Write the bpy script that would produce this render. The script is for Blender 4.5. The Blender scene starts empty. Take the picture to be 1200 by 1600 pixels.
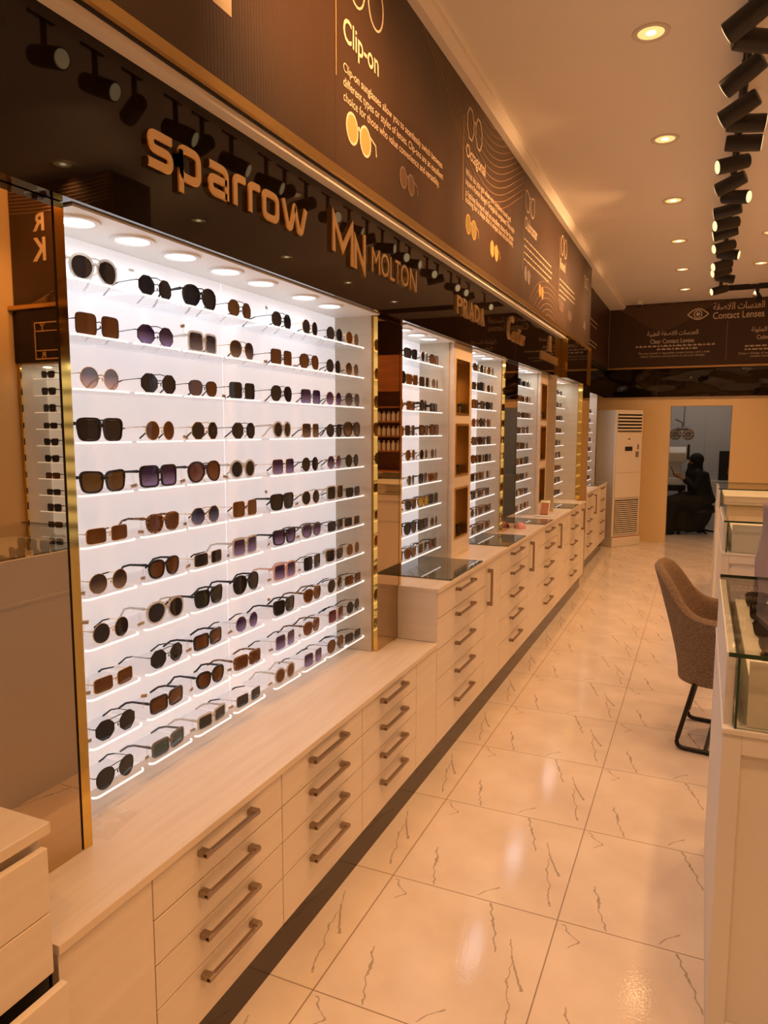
import bpy, bmesh, math, random
from math import sin, cos, pi, sqrt, exp, radians as R
from mathutils import Vector, Matrix

# ------------------------------------------------------------------ camera, world, exposure
sc = bpy.context.scene
COL = sc.collection
cam_d = bpy.data.cameras.new('camera')
cam = bpy.data.objects.new('camera', cam_d)
COL.objects.link(cam)
cam_d.sensor_fit = 'VERTICAL'
cam_d.sensor_height = 36.0
cam_d.lens = 1122.0 / 1600.0 * 36.0
cam_d.clip_start = 0.02
EYE = Vector((0.0, 0.0, 1.65))
def camera_axes():
    F, vx, vy, roll = 1122.0, 1100.0, 672.5, -0.0025
    d = Vector(((vx - 600) / F, -(vy - 800) / F, 1.0)).normalized()
    up = Vector((-sin(roll), cos(roll), 0.0))
    z = (up + Vector((0, 0, -(up.dot(d)) / d.z))).normalized()
    x = d.cross(z)
    if x.x < 0: x = -x
    return x, d, z                      # world axes in (right, up, forward)
_x, _y, _z = camera_axes()
right = Vector((_x.x, _y.x, _z.x)); upv = Vector((_x.y, _y.y, _z.y)); fwd = Vector((_x.z, _y.z, _z.z))
mw = Matrix((right, upv, -fwd)).transposed().to_4x4()
mw.translation = EYE
cam.matrix_world = mw
sc.camera = cam
sc.view_settings.view_transform = 'Standard'
sc.view_settings.look = 'None'
sc.view_settings.exposure = 0.0
sc.view_settings.gamma = 1.0
try: sc.view_settings.use_curve_mapping = False
except Exception: pass
sc.cycles.max_bounces = 10
sc.cycles.transparent_max_bounces = 24
sc.cycles.caustics_reflective = False
sc.cycles.caustics_refractive = False
sc.cycles.sample_clamp_indirect = 6.0
sc.cycles.use_denoising = True
wd = bpy.data.worlds.new('world'); sc.world = wd
wd.use_nodes = True
wd.node_tree.nodes['Background'].inputs[0].default_value = (1.0, 0.75, 0.5, 1)
wd.node_tree.nodes['Background'].inputs[1].default_value = 0.02

WARM = (1.0, 0.495, 0.20)
COOL = (0.93, 0.96, 1.0)
P_DOWN = 13.2      # each ceiling downlight
P_TRACK = 16.0     # each track spot
P_NICHE = 0.2      # each small niche downlight
E_PANEL = 0.44     # luminous back panels
P_EXAM = 7.0

def lamp(kind, loc, power, color, aim=None, size=0.1, cone=None, blend=0.5, name='lamp_light', parent=None):
    d = bpy.data.lights.new(name, kind)
    d.energy = power; d.color = color
    if kind == 'AREA':
        d.shape = 'DISK'; d.size = size
    else:
        d.shadow_soft_size = size
    if cone: d.spot_size = cone; d.spot_blend = blend
    o = bpy.data.objects.new(name, d); COL.objects.link(o)
    o.location = loc
    if aim is not None:
        o.rotation_euler = (Vector(aim) - Vector(loc)).to_track_quat('-Z', 'Y').to_euler()
    if parent:
        o.parent = parent; o.location = Vector(loc) - parent.location
    return o

# ------------------------------------------------------------------ materials
MAT = {}
def mat(name, col, rough=0.5, metal=0.0, spec=0.5, emit=None, estr=0.0, alpha=1.0, coat=0.0):
    m = bpy.data.materials.new(name); m.use_nodes = True
    b = m.node_tree.nodes['Principled BSDF']
    b.inputs['Base Color'].default_value = (*col, 1)
    b.inputs['Roughness'].default_value = rough
    b.inputs['Metallic'].default_value = metal
    b.inputs['Specular IOR Level'].default_value = spec
    b.inputs['Alpha'].default_value = alpha
    b.inputs['Coat Weight'].default_value = coat
    if emit:
        b.inputs['Emission Color'].default_value = (*emit, 1)
        b.inputs['Emission Strength'].default_value = estr
    MAT[name] = m
    return m
def nodes(m): return m.node_tree.nodes, m.node_tree.links, m.node_tree.nodes['Principled BSDF']
def new(n, t, **kw):
    x = n.new(t)
    for k, v in kw.items(): setattr(x, k, v)
    return x
def math_n(n, l, op, a, b=None, c=None):
    x = n.new('ShaderNodeMath'); x.operation = op
    for i, v in enumerate((a, b, c)):
        if v is None: continue
        if isinstance(v, (int, float)): x.inputs[i].default_value = v
        else: l.new(v, x.inputs[i])
    return x.outputs[0]

def wood_mat(name, c1, c2, rough=0.38, scale=(3, 3, 40), axis_noise=1.0):
    m = mat(name, c1, rough)
    n, l, b = nodes(m)
    tc = n.new('ShaderNodeTexCoord'); mp = n.new('ShaderNodeMapping')
    mp.inputs['Scale'].default_value = scale
    l.new(tc.outputs['Object'], mp.inputs[0])
    no = n.new('ShaderNodeTexNoise'); no.inputs['Scale'].default_value = axis_noise
    no.inputs['Detail'].default_value = 4
    l.new(mp.outputs[0], no.inputs['Vector'])
    rp = n.new('ShaderNodeValToRGB')
    rp.color_ramp.elements[0].position = 0.3; rp.color_ramp.elements[0].color = (*c1, 1)
    rp.color_ramp.elements[1].position = 0.7; rp.color_ramp.elements[1].color = (*c2, 1)
    l.new(no.outputs[0], rp.inputs[0]); l.new(rp.outputs[0], b.inputs['Base Color'])
    return m
wood_mat('laminate', (0.74, 0.66, 0.56), (0.80, 0.73, 0.63), 0.35, (2, 2, 30))
wood_mat('worktop_laminate', (0.72, 0.62, 0.50), (0.80, 0.72, 0.60), 0.30, (30, 2, 2))
wood_mat('niche_side', (0.58, 0.50, 0.37), (0.64, 0.56, 0.43), 0.4, (2, 2, 30))
wood_mat('shelf_wood', (0.30, 0.12, 0.04), (0.42, 0.18, 0.06), 0.4, (3, 3, 30))
mat('white_panel', (0.74, 0.74, 0.74), 0.62)
mat('ceiling_paint', (0.95, 0.91, 0.85), 0.8)
mat('wall_paint', (0.78, 0.60, 0.32), 0.6)
mat('exam_paint', (0.72, 0.72, 0.73), 0.7)
mat('luminous', (0.85, 0.85, 0.86), 0.5, emit=(0.94, 0.94, 1.0), estr=E_PANEL)
mat('luminous_warm', (0.85, 0.80, 0.70), 0.5, emit=(1.0, 0.84, 0.60), estr=E_PANEL)
mat('niche_white', (0.85, 0.84, 0.80), 0.35)
mat('black_gloss', (0.008, 0.004, 0.002), 0.02, spec=0.34)
mat('kick_gloss', (0.035, 0.018, 0.010), 0.10)
mat('black_matt', (0.012, 0.011, 0.010), 0.45)
mat('black_metal', (0.010, 0.009, 0.008), 0.35, metal=0.3)
mat('gap_dark', (0.01, 0.008, 0.006), 0.7)
mat('bronze_mirror', (0.56, 0.42, 0.26), 0.01, metal=1.0)
mat('gold', (0.78, 0.52, 0.13), 0.06, metal=1.0)
mat('brass_brushed', (0.66, 0.44, 0.16), 0.28, metal=1.0)
mat('letter_gold', (0.86, 0.64, 0.36), 0.30, metal=1.0)
mat('letter_side', (0.85, 0.60, 0.25), 0.12, metal=1.0)
mat('handle_bronze', (0.36, 0.28, 0.21), 0.35, metal=0.9)
mat('banner', (0.060, 0.030, 0.014), 0.42)
mat('print_cream', (0.80, 0.66, 0.48), 0.5)
mat('print_line', (0.30, 0.19, 0.10), 0.5)
mat('print_gold', (0.55, 0.34, 0.13), 0.5)
mat('print_olive', (0.25, 0.20, 0.04), 0.5)
mat('print_orange', (0.75, 0.36, 0.12), 0.5)
mat('print_grey', (0.24, 0.20, 0.19), 0.5)
mat('print_dim', (0.15, 0.08, 0.035), 0.5)
mat('white_plastic', (0.80, 0.79, 0.76), 0.35)
mat('ac_plastic', (0.82, 0.76, 0.66), 0.35)
mat('lamp_white_trim', (0.85, 0.85, 0.83), 0.4)
mat('lamp_warm', (1, 0.8, 0.5), 0.4, emit=(1.0, 0.58, 0.20), estr=1.1)
mat('lamp_warm_core', (1, 0.9, 0.7), 0.4, emit=(1.0, 0.80, 0.48), estr=8.0)
mat('spot_face', (1, 0.9, 0.7), 0.4, emit=(1.0, 0.74, 0.38), estr=1.3)
mat('lamp_cool', (1, 1, 1), 0.4, emit=COOL, estr=4.0)
mat('glass_dark', (0.13, 0.13, 0.10), 0.015, spec=0.7)
mat('glass_edge', (0.012, 0.050, 0.030), 0.08)
mat('tag_paper', (0.82, 0.80, 0.76), 0.5)
mat('tag_print', (0.12, 0.10, 0.09), 0.5)
mat('abaya', (0.006, 0.006, 0.007), 0.8)
mat('robe_mauve', (0.30, 0.25, 0.28), 0.8)
mat('skin', (0.42, 0.22, 0.13), 0.55)
mat('hair_dark', (0.015, 0.010, 0.008), 0.5)
mat('eye_white', (0.7, 0.66, 0.6), 0.3)
mat('pink', (0.72, 0.36, 0.36), 0.5)
mat('bottle_white', (0.80, 0.78, 0.74), 0.35)
mat('box_blue', (0.20, 0.26, 0.30), 0.5)
mat('photo_red', (0.45, 0.14, 0.05), 0.5)

def glassy(name, tint, opacity, rough=0.02, base=(0.9, 0.9, 0.9), facing=True, gloss=False):
    """thin sheet: mostly clear, with a mirror-like surface coat"""
    m = bpy.data.materials.new(name); m.use_nodes = True
    n, l = m.node_tree.nodes, m.node_tree.links
    b = n['Principled BSDF']; out = n['Material Output']
    b.inputs['Base Color'].default_value = (*base, 1); b.inputs['Roughness'].default_value = rough
    tr = n.new('ShaderNodeBsdfTransparent'); tr.inputs[0].default_value = (*tint, 1)
    mx = n.new('ShaderNodeMixShader')
    if facing:
        fr = n.new('ShaderNodeFresnel'); ge = n.new('ShaderNodeNewGeometry')
        l.new(math_n(n, l, 'SUBTRACT', 1.45, math_n(n, l, 'MULTIPLY', ge.outputs['Backfacing'], 1.45 - 1 / 1.45)), fr.inputs[0])
        s = math_n(n, l, 'MAXIMUM', fr.outputs[0], opacity)
        if gloss:
            g_ = n.new('ShaderNodeBsdfGlossy'); g_.inputs['Roughness'].default_value = rough
            s = math_n(n, l, 'MINIMUM', fr.outputs[0], 0.5); b = g_
        l.new(s, mx.inputs[0])
    else: mx.inputs[0].default_value = opacity
    l.new(tr.outputs[0], mx.inputs[1]); l.new(b.outputs[0], mx.inputs[2]); l.new(mx.outputs[0], out.inputs[0])
    MAT[name] = m
    return m
glassy('case_glass', (0.965, 0.98, 0.955), 0.05, gloss=True)
glassy('acrylic', (0.97, 0.98, 1.0), 0.14, 0.1, base=(0.85, 0.86, 0.88))
mat('acrylic_edge_glow', (0.9, 0.9, 0.92), 0.3, emit=(0.93, 0.97, 1.0), estr=0.85)   # no lamp: emission stands in for panel light carried to the edge
glassy('film', (0.98, 0.98, 0.98), 0.07, 0.15, base=(0.9, 0.85, 0.8))

def lens_mat(name, top, bot, o_top=0.93, o_bot=0.93, rough=0.04):
    m = bpy.data.materials.new(name); m.use_nodes = True
    n, l = m.node_tree.nodes, m.node_tree.links
    b = n['Principled BSDF']; out = n['Material Output']
    b.inputs['Roughness'].default_value = rough
    b.inputs['Specular IOR Level'].default_value = 0.4
    tc = n.new('ShaderNodeTexCoord'); sp = n.new('ShaderNodeSeparateXYZ')
    l.new(tc.outputs['Generated'], sp.inputs[0])
    rp = n.new('ShaderNodeValToRGB')
    e = rp.color_ramp.elements
    e[0].position = 0.0; e[0].color = (*bot, 1); e[1].position = 0.68; e[1].color = (*top, 1)
    l.new(sp.outputs[2], rp.inputs[0]); l.new(rp.outputs[0], b.inputs['Base Color'])
    mr = n.new('ShaderNodeMapRange'); mr.inputs[3].default_value = o_bot; mr.inputs[4].default_value = o_top
    l.new(sp.outputs[2], mr.inputs[0])
    tr = n.new('ShaderNodeBsdfTransparent')
    mixc = n.new('ShaderNodeMixRGB'); mixc.inputs[0].default_value = 0.55
    mixc.inputs[2].default_value = (1, 1, 1, 1)
    l.new(rp.outputs[0], mixc.inputs[1]); l.new(mixc.outputs[0], tr.inputs[0])
    mx = n.new('ShaderNodeMixShader')
    l.new(mr.outputs[0], mx.inputs[0]); l.new(tr.outputs[0], mx.inputs[1]); l.new(b.outputs[0], mx.inputs[2])
    l.new(mx.outputs[0], out.inputs[0])
    MAT[name] = m
    return m
D = (0.022, 0.023, 0.030)
lens_mat('lens_d', D, D)
lens_mat('lens_n', (0.13, 0.055, 0.013), (0.15, 0.065, 0.018), 0.90, 0.88)
lens_mat('lens_a', (0.16, 0.075, 0.012), (0.18, 0.09, 0.02), 0.88, 0.86)
lens_mat('lens_o', (0.13, 0.085, 0.03), (0.17, 0.12, 0.05), 0.88, 0.84)
lens_mat('lens_v', (0.034, 0.016, 0.125), (0.34, 0.29, 0.74), 0.97, 0.62)
lens_mat('lens_z', (0.025, 0.030, 0.090), (0.20, 0.26, 0.55), 0.95, 0.70)
lens_mat('lens_u', (0.22, 0.30, 0.55), (0.80, 0.60, 0.55), 0.75, 0.40)
lens_mat('lens_m', (0.14, 0.055, 0.035), (0.22, 0.10, 0.07), 0.90, 0.85)
lens_mat('lens_h', (0.045, 0.026, 0.016), (0.28, 0.20, 0.14), 0.94, 0.65)
lens_mat('lens_e', (0.05, 0.045, 0.065), (0.26, 0.24, 0.28), 0.92, 0.65)
lens_mat('lens_q', (0.020, 0.032, 0.028), (0.024, 0.036, 0.032))
lens_mat('lens_w', (0.05, 0.10, 0.13), (0.06, 0.11, 0.14), 0.95, 0.95)
lens_mat('lens_r', (0.10, 0.02, 0.05), (0.24, 0.09, 0.14), 0.92, 0.75)
lens_mat('lens_y', (0.55, 0.42, 0.02), (0.60, 0.48, 0.04), 0.7, 0.7)
mat('frame_k', (0.010, 0.009, 0.009), 0.18)
mat('frame_b', (0.040, 0.017, 0.008), 0.2)
mat('frame_g', (0.80, 0.56, 0.26), 0.16, metal=1.0)
mat('frame_s', (0.62, 0.60, 0.57), 0.18, metal=1.0)
mat('frame_r', (0.85, 0.50, 0.36), 0.16, metal=1.0)
mat('frame_y', (0.16, 0.16, 0.16), 0.2)
glassy('frame_c', (0.90, 0.88, 0.84), 0.45, 0.08, base=(0.72, 0.69, 0.63), facing=False)
glassy('frame_p', (0.95, 0.78, 0.72), 0.55, 0.08, base=(0.80, 0.56, 0.48), facing=False)
_t = mat('frame_t', (0.1, 0.04, 0.01), 0.15)
n, l, b = nodes(_t)
tc = n.new('ShaderNodeTexCoord'); no = n.new('ShaderNodeTexVoronoi'); no.inputs['Scale'].default_value = 130
rp = n.new('ShaderNodeValToRGB')
rp.color_ramp.elements[0].position = 0.35; rp.color_ramp.elements[0].color = (0.025, 0.010, 0.004, 1)
rp.color_ramp.elements[1].position = 0.6; rp.color_ramp.elements[1].color = (0.34, 0.17, 0.05, 1)
l.new(tc.outputs['Object'], no.inputs['Vector']); l.new(no.outputs[0], rp.inputs[0]); l.new(rp.outputs[0], b.inputs['Base Color'])

# chair weave
_f = mat('tweed', (0.30, 0.22, 0.15), 0.9)
n, l, b = nodes(_f)
tc = n.new('ShaderNodeTexCoord'); mp = n.new('ShaderNodeMapping'); mp.inputs['Scale'].default_value = (420, 420, 160)
no = n.new('ShaderNodeTexNoise'); no.inputs['Scale'].default_value = 1.0; no.inputs['Detail'].default_value = 3
rp = n.new('ShaderNodeValToRGB')
rp.color_ramp.elements[0].position = 0.38; rp.color_ramp.elements[0].color = (0.085, 0.055, 0.036, 1)
rp.color_ramp.elements[1].position = 0.62; rp.color_ramp.elements[1].color = (0.30, 0.22, 0.155, 1)
l.new(tc.outputs['Object'], mp.inputs[0]); l.new(mp.outputs[0], no.inputs['Vector'])
l.new(no.outputs[0], rp.inputs[0]); l.new(rp.outputs[0], b.inputs['Base Color'])
bp = n.new('ShaderNodeBump'); bp.inputs['Strength'].default_value = 0.3; bp.inputs['Distance'].default_value = 0.002
l.new(no.outputs[0], bp.inputs['Height']); l.new(bp.outputs[0], b.inputs['Normal'])

# banner: faint vertical ribbing of the cloth
n, l, b = nodes(MAT['banner'])
tc = n.new('ShaderNodeTexCoord'); wv = n.new('ShaderNodeTexWave'); wv.bands_direction = 'Y'
wv.inputs['Scale'].default_value = 22; wv.inputs['Distortion'].default_value = 0.6
l.new(tc.outputs['Object'], wv.inputs['Vector'])
bp = n.new('ShaderNodeBump'); bp.inputs['Strength'].default_value = 0.12; bp.inputs['Distance'].default_value = 0.003
l.new(wv.outputs[1], bp.inputs['Height']); l.new(bp.outputs[0], b.inputs['Normal'])

# wavy black sheet over the back wall (real dents in the sheet show as bent reflections)
_w = mat('black_wavy', (0.010, 0.006, 0.004), 0.04, spec=0.6)
n, l, b = nodes(_w)
tc = n.new('ShaderNodeTexCoord'); mp = n.new('ShaderNodeMapping'); mp.inputs['Scale'].default_value = (1.6, 1, 5.0)
no = n.new('ShaderNodeTexNoise'); no.inputs['Scale'].default_value = 1.2; no.inputs['Detail'].default_value = 0.5
l.new(tc.outputs['Object'], mp.inputs[0]); l.new(mp.outputs[0], no.inputs['Vector'])
bp = n.new('ShaderNodeBump'); bp.inputs['Strength'].default_value = 0.45; bp.inputs['Distance'].default_value = 0.06
l.new(no.outputs[0], bp.inputs['Height']); l.new(bp.outputs[0], b.inputs['Normal'])

# marble tiles: every tile carries the same printed veins
def floor_mat():
    m = mat('marble_tile', (0.8, 0.75, 0.7), 0.09, spec=0.5)
    n, l, b = nodes(m)
    M_ = lambda op, a, b_=None, c=None: math_n(n, l, op, a, b_, c)
    tc = n.new('ShaderNodeTexCoord'); sp = n.new('ShaderNodeSeparateXYZ'); l.new(tc.outputs['Object'], sp.inputs[0])
    u0 = M_('DIVIDE', M_('ADD', sp.outputs[0], 0.374), 0.605)
    v0 = M_('DIVIDE', M_('SUBTRACT', sp.outputs[1], 2.307), 0.605)
    u = M_('FRACT', M_('ADD', u0, 100.0)); v = M_('FRACT', M_('ADD', v0, 100.0))
    cmb = n.new('ShaderNodeCombineXYZ'); l.new(u, cmb.inputs[0]); l.new(v, cmb.inputs[1])
    no = n.new('ShaderNodeTexNoise'); no.inputs['Scale'].default_value = 9.0; no.inputs['Detail'].default_value = 5
    l.new(cmb.outputs[0], no.inputs['Vector'])
    ns = n.new('ShaderNodeSeparateColor'); l.new(no.outputs['Color'], ns.inputs[0])
    du = M_('MULTIPLY', M_('SUBTRACT', ns.outputs[0], 0.5), 0.10)
    dv = M_('MULTIPLY', M_('SUBTRACT', ns.outputs[1], 0.5), 0.06)
    uu = M_('ADD', u, du); vv = M_('ADD', v, dv)
    veins = [((.62, .98), (.70, .75), .0075), ((.70, .75), (.74, .61), .006), ((.82, .74), (.85, .44), .004), ((.85, .44), (.94, .10), .006),
             ((.83, .62), (.94, .40), .009), ((.53, .03), (.63, .15), .005), ((.03, .97), (.13, .87), .005),
             ((.13, .87), (.09, .80), .006), ((.16, .40), (.25, .02), .006), ((.17, .36), (.20, .20), .004)]
    acc = None
    for (ax, ay), (bx, by), w in veins:
        ex, ey = bx - ax, by - ay; L2 = ex * ex + ey * ey
        pu = M_('SUBTRACT', uu, ax); pv = M_('SUBTRACT', vv, ay)
        t = M_('DIVIDE', M_('ADD', M_('MULTIPLY', pu, ex), M_('MULTIPLY', pv, ey)), L2)
        t = M_('MINIMUM', M_('MAXIMUM', t, 0.0), 1.0)
        qx = M_('SUBTRACT', pu, M_('MULTIPLY', t, ex)); qy = M_('SUBTRACT', pv, M_('MULTIPLY', t, ey))
        dd = M_('SQRT', M_('ADD', M_('MULTIPLY', qx, qx), M_('MULTIPLY', qy, qy)))
        s = M_('MAXIMUM', M_('SUBTRACT', 1.0, M_('DIVIDE', dd, w)), 0.0)
        acc = s if acc is None else M_('MAXIMUM', acc, s)
    acc = M_('MULTIPLY', M_('POWER', acc, 0.7), 0.62)
    gu = M_('MINIMUM', u, M_('SUBTRACT', 1.0, u)); gv = M_('MINIMUM', v, M_('SUBTRACT', 1.0, v))
    grout = M_('LESS_THAN', M_('MINIMUM', gu, gv), 0.0035)
    n2 = n.new('ShaderNodeTexNoise'); n2.inputs['Scale'].default_value = 2.2; n2.inputs['Detail'].default_value = 3
    l.new(cmb.outputs[0], n2.inputs['Vector'])
    r1 = n.new('ShaderNodeValToRGB')
    r1.color_ramp.elements[0].position = 0.30; r1.color_ramp.elements[0].color = (0.70, 0.62, 0.55, 1)
    r1.color_ramp.elements[1].position = 0.62; r1.color_ramp.elements[1].color = (0.80, 0.73, 0.66, 1)
    l.new(n2.outputs[0], r1.inputs[0])
    mx = n.new('ShaderNodeMixRGB'); l.new(acc, mx.inputs[0]); l.new(r1.outputs[0], mx.inputs[1])
    mx.inputs[2].default_value = (0.10, 0.07, 0.05, 1)
    m2 = n.new('ShaderNodeMixRGB'); l.new(M_('MULTIPLY', grout, 0.85), m2.inputs[0]); l.new(mx.outputs[0], m2.inputs[1])
    m2.inputs[2].default_value = (0.20, 0.14, 0.09, 1)
    l.new(m2.outputs[0], b.inputs['Base Color'])
    n3 = n.new('ShaderNodeTexNoise'); n3.inputs['Scale'].default_value = 110.0
    l.new(tc.outputs['Object'], n3.inputs['Vector'])
    bp = n.new('ShaderNodeBump'); bp.inputs['Strength'].default_value = 0.08; bp.inputs['Distance'].default_value = 0.003
    l.new(n3.outputs[0], bp.inputs['Height']); l.new(bp.outputs[0], b.inputs['Normal'])
    l.new(M_('ADD', M_('MULTIPLY', grout, 0.5), 0.065), b.inputs['Roughness'])
floor_mat()

# ------------------------------------------------------------------ mesh helpers
class MB:
    def __init__(s): s.v = []; s.f = []; s.m = []; s.cur = 0
    def add(s, vs, fs):
        o = len(s.v); s.v += [tuple(p) for p in vs]
        s.f += [tuple(i + o for i in f) for f in fs]; s.m += [s.cur] * len(fs)
        return s
    def box(s, x0, y0, z0, x1, y1, z1):
        x0, x1 = min(x0, x1), max(x0, x1); y0, y1 = min(y0, y1), max(y0, y1); z0, z1 = min(z0, z1), max(z0, z1)
        return s.add([(x0, y0, z0), (x1, y0, z0), (x1, y1, z0), (x0, y1, z0), (x0, y0, z1), (x1, y0, z1), (x1, y1, z1), (x0, y1, z1)],
                     [(3, 2, 1, 0), (4, 5, 6, 7), (0, 1, 5, 4), (1, 2, 6, 5), (2, 3, 7, 6), (3, 0, 4, 7)])
    def prism(s, poly, axis, a, b):
        """polygon in the two axes other than `axis` (cyclic order), extruded a..b"""
        n = len(poly); f = {'x': lambda p, t: (t, p[0], p[1]), 'y': lambda p, t: (p[0], t, p[1]), 'z': lambda p, t: (p[0], p[1], t)}[axis]
        vs = [f(p, a) for p in poly] + [f(p, b) for p in poly]
        fs = [tuple(range(n - 1, -1, -1)), tuple(range(n, 2 * n))] + [(i, (i + 1) % n, n + (i + 1) % n, n + i) for i in range(n)]
        return s.add(vs, fs)
    def tube(s, pts, r, seg=8, closed=False, sx=1.0, up=(0, 0, 1)):
        """r: radius or list; sx flattens across the sideways direction"""
        P = [Vector(p) for p in pts]; n = len(P); rr = r if isinstance(r, (list, tuple)) else [r] * n
        vs = []; U = Vector(up)
        for i, p in enumerate(P):
            a = P[(i - 1) % n] if (closed or i > 0) else p; b = P[(i + 1) % n] if (closed or i < n - 1) else p
            t = (b - a).normalized(); side = t.cross(U)
            if side.length < 1e-3: side = t.cross(Vector((1, 0, 0)))
            if side.length < 1e-3: side = t.cross(Vector((0, 1, 0)))
            side.normalize(); w = side.cross(t).normalized()
            for k in range(seg):
                an = 2 * pi * (k + .5) / seg
                vs.append(p + side * (cos(an) * rr[i] * sx) + w * (sin(an) * rr[i]))
        fs = []
        for i in range(n if closed else n - 1):
            j = (i + 1) % n
            for k in range(seg):
                k2 = (k + 1) % seg
                fs.append((i * seg + k, j * seg + k, j * seg + k2, i * seg + k2))
        if not closed:
            fs.append(tuple(range(seg))); fs.append(tuple((n - 1) * seg + k for k in range(seg - 1, -1, -1)))
        return s.add(vs, fs)
    def lathe(s, prof, c, axis='z', seg=24, arc=None):
        vs = []; fs = []; n = len(prof)
        for k in range(seg):
            an = 2 * pi * k / seg
            for r, h in prof:
                q = {'z': (r * cos(an), r * sin(an), h), 'x': (h, r * cos(an), r * sin(an)), 'y': (r * sin(an), h, r * cos(an))}[axis]
                vs.append((c[0] + q[0], c[1] + q[1], c[2] + q[2]))
        for k in range(seg):
            k2 = (k + 1) % seg
            for i in range(n - 1): fs.append((k * n + i, k2 * n + i, k2 * n + i + 1, k * n + i + 1))
        return s.add(vs, fs)
    def ball(s, c, rx, ry, rz, seg=12, rings=8):
        return s.lathe_scaled(c, rx, ry, rz, seg, rings)
    def lathe_scaled(s, c, rx, ry, rz, seg, rings):
        vs = [(c[0], c[1], c[2] - rz)]; fs = []
        for i in range(1, rings):
            a = pi * i / rings
            for k in range(seg):
                t = 2 * pi * k / seg
                vs.append((c[0] + rx * sin(a) * cos(t), c[1] + ry * sin(a) * sin(t), c[2] - rz * cos(a)))
        vs.append((c[0], c[1], c[2] + rz)); top = len(vs) - 1
        for k in range(seg):
            k2 = (k + 1) % seg
            fs.append((0, 1 + k2, 1 + k))
            for i in range(rings - 2): fs.append((1 + i * seg + k, 1 + i * seg + k2, 1 + (i + 1) * seg + k2, 1 + (i + 1) * seg + k))
            fs.append((1 + (rings - 2) * seg + k, 1 + (rings - 2) * seg + k2, top))
        return s.add(vs, fs)
    def stroke(s, pts, w, a, b, closed=False, plane='yz'):
        """a ribbon of width w along a 2-D polyline, extruded a..b along the third axis"""
        n = len(pts); L = []; Rr = []
        for i in range(n):
            p = Vector(pts[i]).to_2d()
            q0 = Vector(pts[(i - 1) % n]).to_2d() if (closed or i > 0) else None
            q1 = Vector(pts[(i + 1) % n]).to_2d() if (closed or i < n - 1) else None
            d0 = (p - q0).normalized() if q0 is not None else None; d1 = (q1 - p).normalized() if q1 is not None else None
            if d0 is None: nn = Vector((-d1.y, d1.x)); k = 1
            elif d1 is None: nn = Vector((-d0.y, d0.x)); k = 1
            else:
                n0 = Vector((-d0.y, d0.x)); n1 = Vector((-d1.y, d1.x)); nn = (n0 + n1)
                nn = nn.normalized() if nn.length > 1e-6 else n0
                k = 1 / max(0.45, nn.dot(n0))
            L.append(p + nn * (w / 2 * k)); Rr.append(p - nn * (w / 2 * k))
        f = {'yz': lambda p, t: (t, p.x, p.y), 'xz': lambda p, t: (p.x, t, p.y), 'xy': lambda p, t: (p.x, p.y, t)}[plane]
        vs = [f(p, a) for p in L] + [f(p, a) for p in Rr] + [f(p, b) for p in L] + [f(p, b) for p in Rr]
        fs = []
        for i in range(n if closed else n - 1):
            j = (i + 1) % n
            fs += [(i, j, n + j, n + i), (2 * n + i, 3 * n + i, 3 * n + j, 2 * n + j), (i, 2 * n + i, 2 * n + j, j), (n + i, n + j, 3 * n + j, 3 * n + i)]
        if not closed:
            fs += [(0, n, 3 * n, 2 * n), (n - 1, 3 * n - 1, 4 * n - 1, 2 * n - 1)]
        return s.add(vs, fs)
    def mesh(s, name, smooth=False):
        me = bpy.data.meshes.new(name); me.from_pydata(s.v, [], s.f)
        bm = bmesh.new(); bm.from_mesh(me); bmesh.ops.recalc_face_normals(bm, faces=bm.faces[:]); bm.to_mesh(me); bm.free()
        if any(s.m): me.polygons.foreach_set('material_index', s.m)
        if smooth:
            me.polygons.foreach_set('use_smooth', [True] * len(me.polygons))
            try: me.set_sharp_from_angle(angle=R(40))
            except Exception: pass
        me.update()
        return me
    def build(s, name, m, parent=None, smooth=False, bevel=0.0, rel=True):
        if parent is not None and rel:
            px, py, pz = parent.location
            if parent.parent: q = parent.parent.location; px, py, pz = px + q[0], py + q[1], pz + q[2]
            s.v = [(a - px, b - py, c - pz) for a, b, c in s.v]
        me = s.mesh(name, smooth)
        for x in (m if isinstance(m, (list, tuple)) else [m]): me.materials.append(MAT[x] if isinstance(x, str) else x)
        o = bpy.data.objects.new(name, me); COL.objects.link(o)
        if parent is not None: o.parent = parent
        if bevel:
            bv = o.modifiers.new('bevel', 'BEVEL'); bv.width = bevel; bv.segments = 2; bv.limit_method = 'ANGLE'
        return o

def tag(o, label, cat, group=None, kind=None):
    if kind: o['kind'] = kind
    o['label'] = label; o['category'] = cat
    if group: o['group'] = group
    return o
def struct(o, label=None):
    o['kind'] = 'structure'
    o['label'] = label or o.name.replace('_', ' '); o['category'] = o.name.split('_')[0]
    return o
def thing(name, label, cat, loc, group=None, rotz=0.0):
    o = bpy.data.objects.new(name, None); COL.objects.link(o); o.location = loc
    o.rotation_euler = (0, 0, rotz); o.empty_display_size = 0.05
    return tag(o, label, cat, group)
def B(*a): return MB().box(*a)
ORD = ['first', 'second', 'third', 'fourth', 'fifth', 'sixth', 'seventh', 'eighth', 'ninth', 'tenth', 'eleventh', 'twelfth',
       'thirteenth', 'fourteenth', 'fifteenth', 'sixteenth', 'seventeenth', 'eighteenth']

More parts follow.
